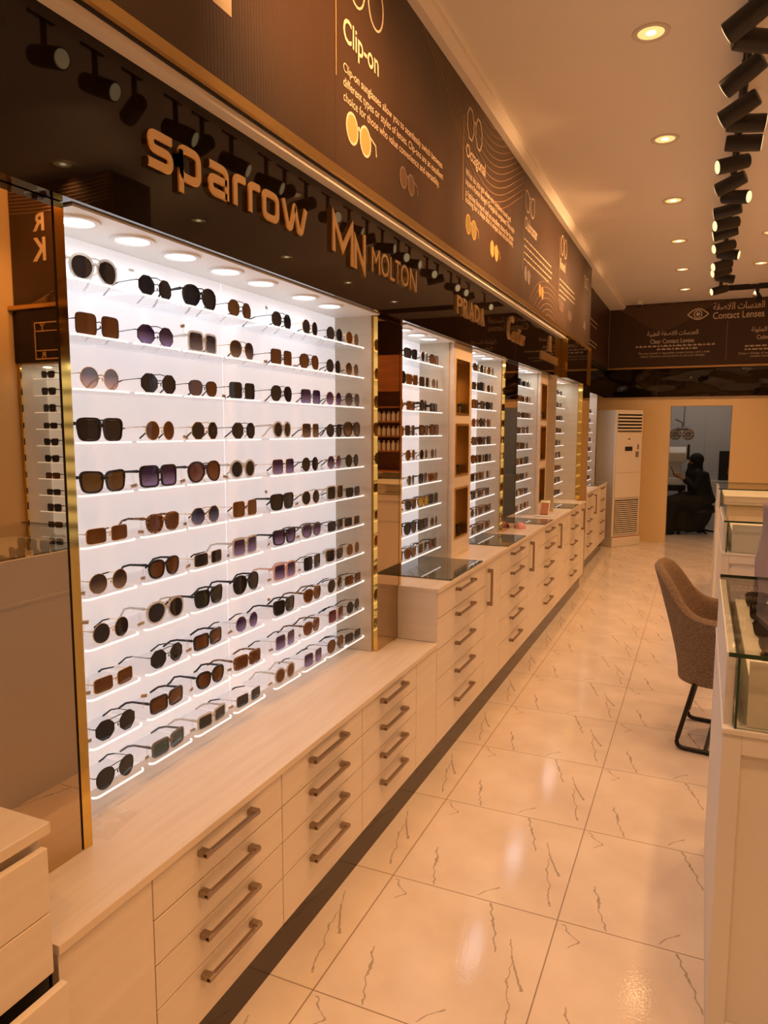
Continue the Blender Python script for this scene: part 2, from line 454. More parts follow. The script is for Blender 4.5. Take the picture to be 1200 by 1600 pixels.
FORMS = {'ا': ('\uFE8D', '\uFE8E', None, None), 'ل': ('\uFEDD', '\uFEDE', '\uFEDF', '\uFEE0'), 'ع': ('\uFEC9', '\uFECA', '\uFECB', '\uFECC'),
         'د': ('\uFEA9', '\uFEAA', None, None), 'س': ('\uFEB1', '\uFEB2', '\uFEB3', '\uFEB4'), 'ت': ('\uFE95', '\uFE96', '\uFE97', '\uFE98'),
         'ص': ('\uFEB9', '\uFEBA', '\uFEBB', '\uFEBC'), 'ق': ('\uFED5', '\uFED6', '\uFED7', '\uFED8'), 'ة': ('\uFE93', '\uFE94', None, None),
         'ط': ('\uFEC1', '\uFEC2', '\uFEC3', '\uFEC4'), 'ب': ('\uFE8F', '\uFE90', '\uFE91', '\uFE92'), 'ي': ('\uFEF1', '\uFEF2', '\uFEF3', '\uFEF4'),
         'م': ('\uFEE1', '\uFEE2', '\uFEE3', '\uFEE4'), 'و': ('\uFEED', '\uFEEE', None, None), 'ن': ('\uFEE5', '\uFEE6', '\uFEE7', '\uFEE8')}
def arabic(t):
    t = t.replace('لا', '\uE000'); out = []
    for i, ch in enumerate(t):
        prev = t[i - 1] if i else ' '; nxt = t[i + 1] if i + 1 < len(t) else ' '
        pj = prev in FORMS and FORMS[prev][2] is not None
        if ch == '\uE000': out.append('\uFEFC' if pj else '\uFEFB'); continue
        if ch not in FORMS: out.append(ch); continue
        iso, fin, ini, med = FORMS[ch]
        nj = (nxt in FORMS or nxt == '\uE000') and ini is not None
        out.append(med if pj and nj else fin if pj else ini if nj else iso)
    return ''.join(reversed(out))

def text_mesh(body, w=None, h=None, depth=0.0, shear=0.0, bold=0.0, spacing=1.0, line=1.0):
    """letters as a mesh in x (reading) and z (up), lower left corner at the origin, front towards -y"""
    cu = bpy.data.curves.new('txt', 'FONT'); cu.body = body; cu.size = 1.0; cu.shear = shear; cu.offset = bold
    cu.space_character = spacing; cu.space_line = line; cu.resolution_u = 3
    o = bpy.data.objects.new('txt', cu); COL.objects.link(o)
    dg = bpy.context.evaluated_depsgraph_get(); dg.update()
    me = bpy.data.meshes.new_from_object(o.evaluated_get(dg))
    bpy.data.objects.remove(o); bpy.data.curves.remove(cu)
    xs = [v.co.x for v in me.vertices]; ys = [v.co.y for v in me.vertices]
    if not xs: return MB()
    x0, x1, y0, y1 = min(xs), max(xs), min(ys), max(ys)
    kx = w / (x1 - x0) if w else None; ky = h / (y1 - y0) if h else None
    kx = kx or ky; ky = ky or kx
    mb = MB(); base = [((v.co.x - x0) * kx, (v.co.y - y0) * ky) for v in me.vertices]
    if depth <= 0:
        mb.add([(a, 0, c) for a, c in base], [tuple(p.vertices) for p in me.polygons])
    else:
        n = len(base); cnt = {}
        fs = []
        for p in me.polygons:
            vs = list(p.vertices)
            fs.append(tuple(vs)); fs.append(tuple(i + n for i in reversed(vs)))
            for i in range(len(vs)):
                a, c = vs[i], vs[(i + 1) % len(vs)]; cnt.setdefault(frozenset((a, c)), []).append((a, c))
        for e in cnt.values():
            if len(e) == 1: a, c = e[0]; fs.append((c, a, a + n, c + n))
        mb.add([(a, 0, c) for a, c in base] + [(a, depth, c) for a, c in base], fs)
    bpy.data.meshes.remove(me)
    return mb
def on_left(mb, X, y, z):      # put x/z letters on a wall facing +x
    mb.v = [(X - b, y + a, z + c) for a, b, c in mb.v]; return mb
def on_back(mb, x, Y, z):      # on a wall facing -y
    mb.v = [(x + a, Y + b, z + c) for a, b, c in mb.v]; return mb
# ------------------------------------------------------------------ room shell
YB, YF, XR, XL, ZC = 11.28, -2.6, 2.62, -1.80, 3.46
DX0, DX1, DZ = -0.455, 0.352, 2.0          # doorway to the examination room
YE = 13.85
struct(B(XL - .1, YF - .1, -.06, XR + .1, YE + .1, 0).build('floor', 'marble_tile'), 'white marble tile floor with grey veins')
struct(B(XL - .1, YF - .1, ZC, XR + .1, YB + .24, ZC + .1).build('ceiling', 'ceiling_paint'), 'plain painted ceiling with round downlights')
struct(B(XL - .1, YF, 0, XL, YB, ZC).build('wall_left', 'wall_paint'), 'wall behind the lit display bays')
struct(B(XR, YF, 0, XR + .1, YB, ZC).build('wall_right', 'wall_paint'), 'beige right wall')
struct(B(XL, YF - .1, 0, XR, YF, ZC).build('wall_front', 'wall_paint'), 'beige wall behind the viewer')
w = MB().box(XL, YB, 0, DX0, YB + .24, ZC).box(DX1, YB, 0, XR, YB + .24, ZC).box(DX0, YB, DZ, DX1, YB + .24, ZC)
struct(w.build('wall_back', 'wall_paint'), 'beige back wall with an open doorway')
# examination room behind it
w = MB().box(-2.2, YE, 0, 1.6, YE + .1, 2.9)
struct(w.build('wall_examination_back', 'exam_paint'), 'grey back wall of the examination room')
struct(B(1.6, YB + .24, 0, 1.7, YE, 2.9).build('wall_examination_right', 'exam_paint'), 'right wall of the examination room')
struct(B(-2.3, YB + .24, 0, -2.2, YE, 2.9).build('wall_examination_left', 'exam_paint'), 'left wall of the examination room')
struct(B(-2.3, YB + .24, 2.9, 1.7, YE + .1, 3.0).build('ceiling_examination', 'exam_paint'), 'ceiling of the examination room')
struct(B(-.005, YE - .02, 0, .02, YE, 2.9).build('trim_4', 'exam_paint'), 'vertical joint strip on the examination room wall')
# dropped ceiling beam above the printed banner
struct(MB().prism([(-1.80, 3.40), (-1.16, 3.40), (-1.13, 3.43), (-1.13, ZC), (-1.80, ZC)], 'y', YF, YB).build('trim_1', 'ceiling_paint'), 'painted ceiling bulkhead running above the banner')
# bulkhead body carrying banner (x=-1.20) and recessed end
m = MB().box(-1.72, YF, 2.52, -1.21, 8.30, 3.40).box(-1.72, 8.30, 2.52, -1.36, YB, 3.40)
struct(m.build('trim_2', 'gap_dark'), 'dark bulkhead behind the printed banner')
# pale soffit strip and brass edge under the banner
m = MB().box(-1.262, YF, 2.50, -1.222, 6.95, 2.522)
struct(m.build('trim_3', 'ceiling_paint'), 'pale soffit strip above the black sign board')
struct(B(-1.222, YF, 2.522, -1.194, 8.31, 2.552).build('trim_5', 'brass_brushed'), 'brushed brass edge under the printed banner')
# high-gloss black sign board
m = MB().box(-1.72, YF, 2.139, -1.26, 6.95, 2.50)
struct(m.build('trim_6', 'black_gloss'), 'high gloss black sign board over the lit bays')
m = MB().box(-1.72, 6.953, 2.139, -1.20, 8.32, 2.522)
struct(m.build('trim_7', 'black_gloss'), 'thicker black end of the sign board')
struct(B(-1.258, 6.945, 2.139, -1.199, 6.953, 2.51).build('trim_8', 'gold'), 'gold return where the sign board steps forward')
struct(B(-1.21, 8.32, 2.10, -1.18, 8.335, 2.56).build('trim_9', 'gold'), 'gold edge strip at the end of the sign board')
m = MB().box(-1.72, 8.335, 2.139, -1.40, YB, 2.52)
struct(m.build('trim_10', 'black_gloss'), 'recessed black sign board near the back wall')
# back wall: wavy black band with a brass ledge
struct(B(-1.40, YB - .03, 2.13, XR, YB, 2.535).build('trim_11', 'black_wavy'), 'wavy glossy black band on the back wall')
struct(B(-1.40, YB - .045, 2.535, XR, YB, 2.56).build('trim_12', 'brass_brushed'), 'brass ledge under the back wall banner')
# skirting under the cabinets
struct(MB().box(-1.50, -.3, 0, -1.13, 7.66, .146).build('baseboard_left', 'kick_gloss'), 'dark glossy plinth under the long cabinets')
struct(MB().box(-1.55, 8.35, 0, -1.25, 10.36, .146).build('baseboard_rear', 'kick_gloss'), 'dark plinth under the far cabinets')

# ------------------------------------------------------------------ ceiling downlights
def downlight(x, y, label, on=True):
    t = thing('ceiling_downlight', label, 'ceiling light', (x, y, ZC), 'round downlights in the ceiling')
    MB().lathe([(.058, -.001), (.060, -.004), (.078, -.008), (.084, -.005), (.085, .0)], (x, y, ZC), seg=32).build('trim_ring', 'ac_plastic', t, smooth=True)
    MB().lathe([(.0, -.0025), (.058, -.0025), (.058, -.0012), (.0, -.0012)], (x, y, ZC), seg=24).build('diffuser', 'lamp_warm', t)
    MB().lathe([(.0, -.005), (.016, -.005), (.022, -.0026), (0, -.0026)], (x, y, ZC), seg=16).build('bulb', 'lamp_warm_core', t)
    lamp('SPOT', (x, y, ZC - .02), P_DOWN * 4, WARM, (x, y, 0), .05, R(112), .8, 'downlight_lamp', t)
    return t
k = 0
for j, y in enumerate([-1.6, -.25, 1.07, 2.39, 3.71, 5.03, 6.35, 7.69, 9.03, 10.29]):
    nm = 'first nearest the viewer' if j == 4 else None
    downlight(-.31, y, 'round warm downlight in the left ceiling row, ' + ('%s behind the camera' % ORD[j] if j < 2 else '%s overhead, out of view' % ORD[j - 2] if j < 4 else '%s in view' % ORD[j - 4]))
for j, y in enumerate([-.25, 1.07, 2.39, 3.71, 5.03, 6.35, 7.69, 9.03, 10.29]):
    downlight(.48, y, 'round warm downlight right of the black track, ' + ('second from back wall' if j == 7 else '%s along that row' % ORD[j]))
for j, y in enumerate([.9, 2.4, 3.84, 5.3, 6.75, 8.2, 9.65]):
    downlight(1.60, y, 'round warm downlight over the right side of the shop, %s along' % ORD[j])

# ------------------------------------------------------------------ track and spots
tr = thing('track_rail', 'long black lighting track running down the ceiling', 'track', (.10, 6.5, ZC))
B(.085, 1.2, ZC - .065, .115, 10.22, ZC).build('rail', 'black_matt', tr)
tr2 = thing('track_rail', 'short black lighting track crossing the ceiling near the back wall', 'track', (.6, 10.24, ZC))
B(.085, 10.225, ZC - .065, 2.2, 10.255, ZC).build('rail', 'black_matt', tr2)
def spot(x, y, aim, label, on, tilt=0.22, power=1.0, drop=0.185):
    """black cylinder spot hanging from the track; aim = horizontal angle, tilt = downward slope"""
    t = thing('track_spotlight', label, 'spotlight', (x, y, ZC - .065), 'black spotlights on the ceiling track')
    z0 = ZC - .065
    MB().box(x - .020, y - .065, z0 - .034, x + .020, y + .065, z0).build('adapter', 'black_matt', t, bevel=.003)
    MB().tube([(x, y, z0 - .02), (x, y, z0 - drop + .035)], .013, 10).build('stem', 'black_matt', t, smooth=True)
    d = Vector((cos(aim) * cos(tilt), sin(aim) * cos(tilt), -sin(tilt))).normalized()
    c = Vector((x, y, z0 - drop)) + d * .02
    pts = [c - d * .09, c - d * .085, c - d * .03, c + d * .088, c + d * .09]
    hd = MB().tube(pts, [.034, .040, .0435, .0435, .041], 24).build('head', 'black_matt', t, smooth=True)
    a = c + d * .0905; b = c + d * .093
    fc = MB().tube([a, b], [.037, .034], 24).build('lens_face', 'spot_face' if on else 'black_metal', hd, rel=False)
    fc.data.transform(Matrix.Translation(-t.location)); 
    if on:
        lamp('SPOT', c + d * .10, P_TRACK * 4 * power, WARM, c + d * 2, .03, R(62), .8, 'spot_lamp', t)
    return t
L_, R_ = pi * .97, pi * .03
spots = [(1.75, L_ - .12, 1, .03), (2.37, L_ + .15, 1, .30), (2.65, L_ - .05, 1, .38), (2.90, .52, 1, .07), (3.20, L_ - .28, 1, .42), (3.42, .30, 1, .12), (3.69, L_ - .30, 1, .45), (4.06, L_ - .22, 1, .40),
         (4.28, R_, 1, .1), (4.56, R_ - .05, 1, .1), (4.88, L_ + .42, 1, .2), (5.23, L_ - .2, 1, .3), (5.56, R_ - .55, 1, .2), (5.87, L_ - .1, 1, .12), (6.23, L_ + .5, 1, .2), (6.50, L_ + .1, 1, .2),
         (6.97, L_ + .5, 1, .25), (7.28, R_ - .3, 1, .2), (7.72, L_ + .55, 1, .25), (8.02, L_ + .5, 1, .25), (8.37, R_ - .2, 0, .25), (9.05, L_ + .5, 1, .25)]
for i, (y, a, on, ti) in enumerate(spots):
    side = 'left' if cos(a) < 0 else 'right'
    spot(.10, y, a, 'black cylinder spotlight turned %s, %s along the ceiling track' % (side, (ORD + ['nineteenth', 'twentieth', 'twenty first', 'twenty second'])[i]), on, ti, 2.2 if i == 0 else 1.0)
spot(.52, 10.24, pi * 1.55, 'black spotlight on the short cross track near the back wall', 0, .5, drop=.085)
h = thing('ceiling_hook', 'small wire ring hanging from the ceiling beside the track', 'hook', (.05, 4.75, ZC))
MB().tube([(.05, 4.75 + .0, ZC), (.05, 4.75, ZC - .03)], .0015, 6).build('wire', 'black_metal', h)
MB().tube([(.05 + .02 * cos(2 * pi * k / 16), 4.75, ZC - .05 + .02 * sin(2 * pi * k / 16)) for k in range(16)], .0015, 5, True, up=(0, 1, 0)).build('ring', 'black_metal', h)
c = thing('security_camera', 'small white dome security camera in the far ceiling corner', 'camera', (-.92, 11.0, ZC))
MB().lathe([(0, -.05), (.045, -.05), (.055, -.035), (.06, 0)], (-.92, 11.0, ZC), seg=24).build('housing', 'ac_plastic', c, smooth=True)
MB().lathe([(0, -.085), (.02, -.081), (.033, -.068), (.037, -.05)], (-.92, 11.0, ZC), seg=20).build('lens_dome', 'black_matt', c, smooth=True)

# ------------------------------------------------------------------ cabinets
FX = -1.10
def pull(mb_parent, y0, y1, z, x=FX, vertical=False):
    """bronze bar handle with square feet"""
    m = MB()
    if not vertical:
        m.box(x, y0, z - .008, x + .030, y0 + .022, z + .008).box(x, y1 - .022, z - .008, x + .030, y1, z + .008)
        m.prism([(x + .018, y0 + .0), (x + .032, y0), (x + .032, y1), (x + .018, y1)], 'z', z - .005, z + .005)
    else:
        m.box(x, y0 - .008, z, x + .030, y0 + .008, z + .022).box(x, y0 - .008, y1 - .022, x + .030, y0 + .008, y1)
        m.box(x + .018, y0 - .005, z, x + .032, y0 + .005, y1)
    return m.build('handle', 'handle_bronze', mb_parent, bevel=.002)
def drawer_cabinet(y0, y1, zs, label, x=FX, hz=.03, hw=.27, back=-1.50):
    t = thing('drawer_cabinet', label, 'cabinet', (x - .2, (y0 + y1) / 2, zs[-1]), 'built-in drawer cabinets along the left wall')
    B(back, y0 + .001, zs[-1], x - .02, y1 - .001, zs[0]).build('body', 'gap_dark', t)
    for a, b in zip(zs[:-1], zs[1:]):
        d = B(x - .02, y0 + .002, b + .002, x, y1 - .002, a - .002).build('drawer', 'laminate', t, bevel=.0012)
        c = (y0 + y1) / 2
        h = pull(None, c - hw / 2, c + hw / 2, a - hz, x)
        h.parent = d; h.location = -Vector(t.location)
    return t
def panel_cabinet(y0, y1, z0, z1, label, x=FX, handle=None, back=-1.50):
    t = thing('door_cabinet' if handle else 'end_cabinet', label, 'cabinet', (x - .2, (y0 + y1) / 2, z0), 'built-in door cabinets along the left wall' if handle else None)
    B(back, y0 + .001, z0, x - .02, y1 - .001, z1).build('body', 'gap_dark', t)
    d = B(x - .02, y0 + .0015, z0 + .002, x, y1 - .0015, z1 - .002).build('door' if handle else 'front_panel', 'laminate', t, bevel=.0012)
    if handle:
        h = pull(None, handle[0], handle[2], handle[1], x, True); h.parent = d; h.location = -Vector(t.location)
    return t
LZ = [.634, .526, .412, .300, .147]
panel_cabinet(.922, 1.186, .147, .634, 'plain pale end panel of the low counter beside the near tall cabinet')
for i, (a, b) in enumerate([(1.186, 1.738), (1.738, 2.293), (2.293, 2.843)]):
    drawer_cabinet(a, b, LZ, 'low pale drawer cabinet with four bronze handles, %s from the viewer' % ['nearest', 'second', 'third'][i], hw=.235, hz=.032)
panel_cabinet(2.843, 3.105, .147, .634, 'plain narrow panel of the low counter before the taller cabinets')
HZ = [.892, .764, .614, .469, .319, .147]
doors = [(3.918, 4.258), (5.036, 5.36), (6.143, 6.50), (7.42, 7.68)]
runs = [(3.107, 3.918), (4.258, 5.036), (5.36, 6.143), (6.50, 7.42)]
for i, (a, b) in enumerate(runs):
    e = drawer_cabinet(a, b, HZ, 'tall pale cabinet with five drawers, %s after the low counter' % ORD[i], hw=.28, hz=.035)
    if i == 0: B(-1.299, 3.098, .657, -1.102, 3.106, .892).build('side_panel', 'laminate', e)
for i, (a, b) in enumerate(doors):
    panel_cabinet(a, b, .147, .892, 'narrow tall cabinet door with vertical bronze handle, %s along the run' % ORD[i], handle=(a + .05, .64, .855))
# near tall cabinet at the lower left
t = thing('drawer_cabinet', 'tall pale cabinet at the lower left with its bottom drawer pulled open', 'cabinet', (-1.2, .4, .147))
B(-1.29, -.30, .30, -1.115, .905, .893).build('body', 'laminate', t)
B(-1.29, -.30, .147, -1.115, .905, .18).build('base_panel', 'gap_dark', t)
for a, b in ((.872, .745), (.743, .620)):
    B(-1.10, -.30, b, -1.084, .900, a).build('drawer', 'laminate', t, bevel=.002)
B(-1.115, -.30, .575, -1.10, .900, .618).build('finger_gap', 'gap_dark', t)
m = MB().box(-1.075, -.30, .30, -1.058, .908, .603)
d = m.build('drawer', 'laminate', t, bevel=.002)
x = MB().box(-1.28, -.29, .33, -1.076, -.275, .545).box(-1.28, .878, .33, -1.076, .893, .545).box(-1.28, -.29, .318, -1.076, .893, .33)
x.v = [(a + 1.2, b - .4, c - .147) for a, b, c in x.v]; o = x.build('drawer_box', 'gap_dark', d, rel=False)
# worktops
t = thing('worktop', 'low pale worktop under the nearest lit display bay', 'worktop', (-1.3, 2.0, .634))
B(-1.52, .921, .634, -1.093, 3.104, .655).build('slab', 'worktop_laminate', t, bevel=.0015)
t = thing('worktop', 'taller pale worktop running under the second to fifth lit bays', 'worktop', (-1.3, 5.4, .892))
MB().prism([(-1.299, 3.098), (-1.093, 3.098), (-1.093, 7.69), (-1.21, 7.69), (-1.21, 7.808), (-1.52, 7.808), (-1.52, 3.147), (-1.299, 3.147)], 'z', .892, .913).build('slab', 'worktop_laminate', t, bevel=.0015)
t = thing('worktop', 'pale worktop corner at the lower left over the open drawer', 'worktop', (-1.2, .4, .893))
B(-1.298, -.30, .893, -1.09, .914, .915).build('slab', 'worktop_laminate', t, bevel=.0015)
# glass plates let into the tall worktop
for i, (a, b, x0, x1) in enumerate([(3.30, 3.86, -1.47, -1.10), (4.43, 4.93, -1.47, -1.10), (5.60, 5.92, -1.47, -1.10), (6.86, 7.28, -1.47, -1.10)]):
    t = thing('glass_plate', 'dark glass plate on the tall worktop, %s along' % ORD[i], 'glass plate', (-1.28, (a + b) / 2, .913), 'glass plates let into the worktop')
    B(x0, a, .913, x1 - .004, b, .920).build('pane', 'glass_dark', t)
    B(x1 - .004, a, .913, x1, b, .920).build('polished_edge', 'glass_edge', t)

# ------------------------------------------------------------------ mirror columns
def column(y0, y1, z0, x, label, gold_x=None, trim=True, inner=None):
    t = thing('mirror_column', label, 'column', (x - .1, (y0 + y1) / 2, z0), 'bronze mirror columns between the bays')
    B(-1.54, y0 + .004, z0, x - .006, y1 - .002, 2.138).build('core', 'gap_dark', t)
    if gold_x is not None:
        B(gold_x, y0, z0, x, y0 + .004, 2.137).build('gold_side', 'gold', t)
    yb = y1 - (.026 if trim else 0)
    B(x - .006, y0 + .004, z0, x, yb - .005, 2.137).build('mirror', 'bronze_mirror', t)
    if trim:
        B(x - .008, yb - .005, z0, x - .002, yb, 2.137).build('shadow_gap', 'gap_dark', t)
        B(x - .008, yb, z0, x + .001, y1, 2.137).build('gold_trim', 'gold', t)
    return t
column(.30, 1.205, .9155, -1.30, 'bronze mirror column with gold edge at the left, nearest the viewer') if False else None
t = thing('mirror_column', 'large bronze mirror column with gold edge at the left, nearest the viewer', 'column', (-1.4, .75, .656), 'bronze mirror columns between the bays')
MB().box(-1.54, .30, 0, -1.306, .918, 2.138).box(-1.54, .918, .656, -1.306, 1.203, 2.138).build('core', 'gap_dark', t)
MB().box(-1.306, .30, .3, -1.30, .918, 2.137).box(-1.306, .918, .656, -1.30, 1.174, 2.137).build('mirror', 'bronze_mirror', t)
B(-1.308, 1.174, .656, -1.302, 1.179, 2.137).build('shadow_gap', 'gap_dark', t)
B(-1.308, 1.179, .656, -1.298, 1.205, 2.137).build('gold_trim', 'gold', t)
column(2.867, 3.143, .656, -1.30, 'bronze mirror column with gold side between first and second bay', -1.325)
column(5.05, 5.43, .914, -1.30, 'bronze mirror column with gold side between third and fourth bay', -1.325)
t = column(7.81, 8.31, .0, -1.18, 'full height bronze mirror column at the far end of the tall cabinets', -1.225)

# ------------------------------------------------------------------ piers with brass shadow boxes
def pier(y0, y1, label, boxes):
    t = thing('display_pier', label, 'pier', (-1.4, (y0 + y1) / 2, .914), 'pale piers with brass shadow boxes')
    x = -1.30; a, b = y0 + .045, y1 - .055
    m = MB().box(-1.50, y0, .914, -1.48, y1, 2.137).box(-1.48, y0, .914, x, a, 2.137).box(-1.48, b, .914, x, y1, 2.137)
    zz = [.914] + [v for q in boxes for v in q] + [2.137]
    for k in range(0, len(zz), 2): m.box(-1.48, a, zz[k], x, b, zz[k + 1])
    m.build('body', 'laminate', t)
    for z0, z1 in boxes:
        f = MB().box(-1.40, a, z0, x + .004, a + .010, z1).box(-1.40, b - .010, z0, x + .004, b, z1).box(-1.40, a + .01, z0, x + .004, b - .01, z0 + .012).box(-1.40, a + .01, z1 - .012, x + .004, b - .01, z1)
        fr = f.build('box_frame', 'brass_brushed', t)
        B(-1.405, a, z0, -1.40, b, z1).build('box_back', 'niche_side', t)
    return t
BX = [(1.015, 1.315), (1.38, 1.685), (1.735, 2.05)]
pier(3.90, 4.25, 'pale pier with three brass framed boxes between second and third bay', BX)
pier(6.25, 6.58, 'pale pier with three brass framed boxes between fourth and fifth bay', BX)

# ------------------------------------------------------------------ lit bays
def small_light(x, y, z, label, energy=1.0, r=.040, group='small white lights in the bay ceilings'):
    t = thing('bay_light', label, 'light', (x, y, z), group)
    MB().lathe([(r, -.001), (r + .004, -.006), (r + .016, -.005), (r + .018, 0)], (x, y, z), seg=28).build('trim_ring', 'lamp_white_trim', t, smooth=True)
    MB().lathe([(0, -.002), (r, -.002), (r, -.0005), (0, -.0005)], (x, y, z), seg=20).build('diffuser', 'lamp_cool', t)
    lamp('AREA', (x, y, z - .012), P_NICHE * energy, COOL, (x, y, 0), r * 1.6, name='bay_lamp', parent=t)
BAYN = ['nearest', 'second', 'third', 'fourth', 'fifth', 'sixth']
def bay(i, y0, y1, z0, lights, sides=(1, 1), back=-1.50, front=-1.325, top=2.137, lum=True):
    t = thing('display_bay', '%s brightly lit white display bay of the left wall' % BAYN[i], 'display bay', (back, (y0 + y1) / 2, z0), 'lit display bays along the left wall')
    m = MB()
    lm = 'luminous_warm' if i == 4 else 'luminous'
    if i == 0:
        B(back - .02, y0, z0, back, 2.036, top).build('back_panel', lm, t); B(back - .02, 2.038, z0, back, y1, top).build('back_panel', lm, t)
    else: B(back - .02, y0, z0, back, y1, top).build('back_panel', lm, t)
    B(back, y1 - .012, z0, front, y1, top).build('side_panel', 'niche_side', t)
    if sides[0]: B(back, y0, z0, front, y0 + .012, top).build('side_panel', 'niche_side', t)
    B(back, y0 + .012, top - .003, -1.285 if i < 5 else front, y1 - .012, top + .002).build('top_panel', 'niche_white', t)
    for j, y in enumerate(lights):
        small_light(-1.37 if i < 5 else back + .13, y, top - .003, 'round white light in the ceiling of the %s bay, %s from the viewer' % (BAYN[i], ORD[j]), 1.0 if i == 0 else 1.15)
    return t
bay(0, 1.206, 2.866, .656, [1.305, 1.49, 1.675, 1.885, 2.08, 2.36, 2.56])
bay(1, 3.146, 3.898, .914, [3.30, 3.50, 3.68])
bay(2, 4.252, 5.048, .914, [4.42, 4.62, 4.82])
bay(3, 5.432, 6.248, .914, [5.65, 5.90, 6.10])
bay(4, 6.582, 7.808, .914, [6.80, 7.10, 7.40, 7.65], front=-1.225)
bay(5, 8.75, 10.30, .935, [9.2, 9.7, 10.1], back=-1.58, front=-1.36, top=2.13)

# far cabinets past the column
drawer_cabinet(8.36, 9.1, [.915, .765, .62, .47, .32, .147], 'far pale drawer cabinet beyond the mirror column, first of two', x=-1.20, hw=.26, back=-1.6)
panel_cabinet(9.1, 9.42, .147, .915, 'far narrow cabinet door between the two far drawer cabinets', x=-1.20, handle=(9.15, .62, .86), back=-1.6)
drawer_cabinet(9.42, 10.34, [.915, .765, .62, .47, .32, .147], 'far pale drawer cabinet beside the air conditioner', x=-1.20, hw=.26, back=-1.6)
t = thing('worktop', 'far pale worktop beside the floor-standing air conditioner', 'worktop', (-1.4, 9.4, .915))
B(-1.6, 8.35, .915, -1.19, 10.35, .934).build('slab', 'worktop_laminate', t)
t = thing('glass_plate', 'dark glass plate on the far worktop by the air conditioner', 'glass plate', (-1.3, 9.9, .934))
B(-1.5, 9.5, .934, -1.2, 10.2, .941).build('pane', 'glass_dark', t)
# ------------------------------------------------------------------ sunglasses
FRAMEW = {'k': 'black', 'b': 'dark brown', 'g': 'gold', 's': 'silver', 'r': 'rose gold', 'y': 'grey', 'c': 'clear', 'p': 'pink', 't': 'tortoiseshell'}
LENSW = {'d': 'dark grey', 'n': 'brown', 'a': 'amber', 'o': 'olive', 'v': 'purple', 'z': 'blue', 'u': 'pale blue', 'm': 'pinkish', 'h': 'fading brown', 'e': 'fading grey', 'q': 'green', 'w': 'mirrored', 'r': 'wine', 'y': 'yellow'}
SHAPEW = {'R': 'round', 'A': 'aviator', 'S': 'square', 'T': 'rectangular', 'W': 'chunky', 'P': 'panto', 'G': 'hexagonal', 'N': 'navigator'}
SHP = {'R': (.0250, .0250, 2.0), 'A': (.0290, .0265, 2.3), 'S': (.0280, .0250, 5.5), 'T': (.0285, .0185, 6.0), 'W': (.0280, .0220, 3.8),
       'P': (.0260, .0235, 2.5), 'G': (.0280, .0255, 2.0), 'N': (.0290, .0240, 4.5)}
def outline(s, N=28):
    a, b, n = SHP[s]; out = []
    for i in range(N):
        t = 2 * pi * (i + .5) / N; c, sn = cos(t), sin(t)
        if s == 'G':
            k = 8; u = (t + pi / k) % (2 * pi / k) - pi / k
            r = cos(pi / k) / cos(u) * 1.04
            y, z = a * r * c, b * r * sn
        else:
            y = a * math.copysign(abs(c) ** (2 / n), c); z = b * math.copysign(abs(sn) ** (2 / n), sn)
        if s == 'A' and z < 0: y = y * (1 + .17 * z / b) - .0035 * z / b
        if s == 'N': y *= 1 + .10 * z / b
        if s == 'W':
            y *= 1 + .10 * z / b
            if y > 0 and z > 0: z += .0035 * y / a
        if s == 'P':
            if z > 0: z *= .86
            y *= 1 + .08 * z / b
        out.append((y, z))
    return out
_proto = {}
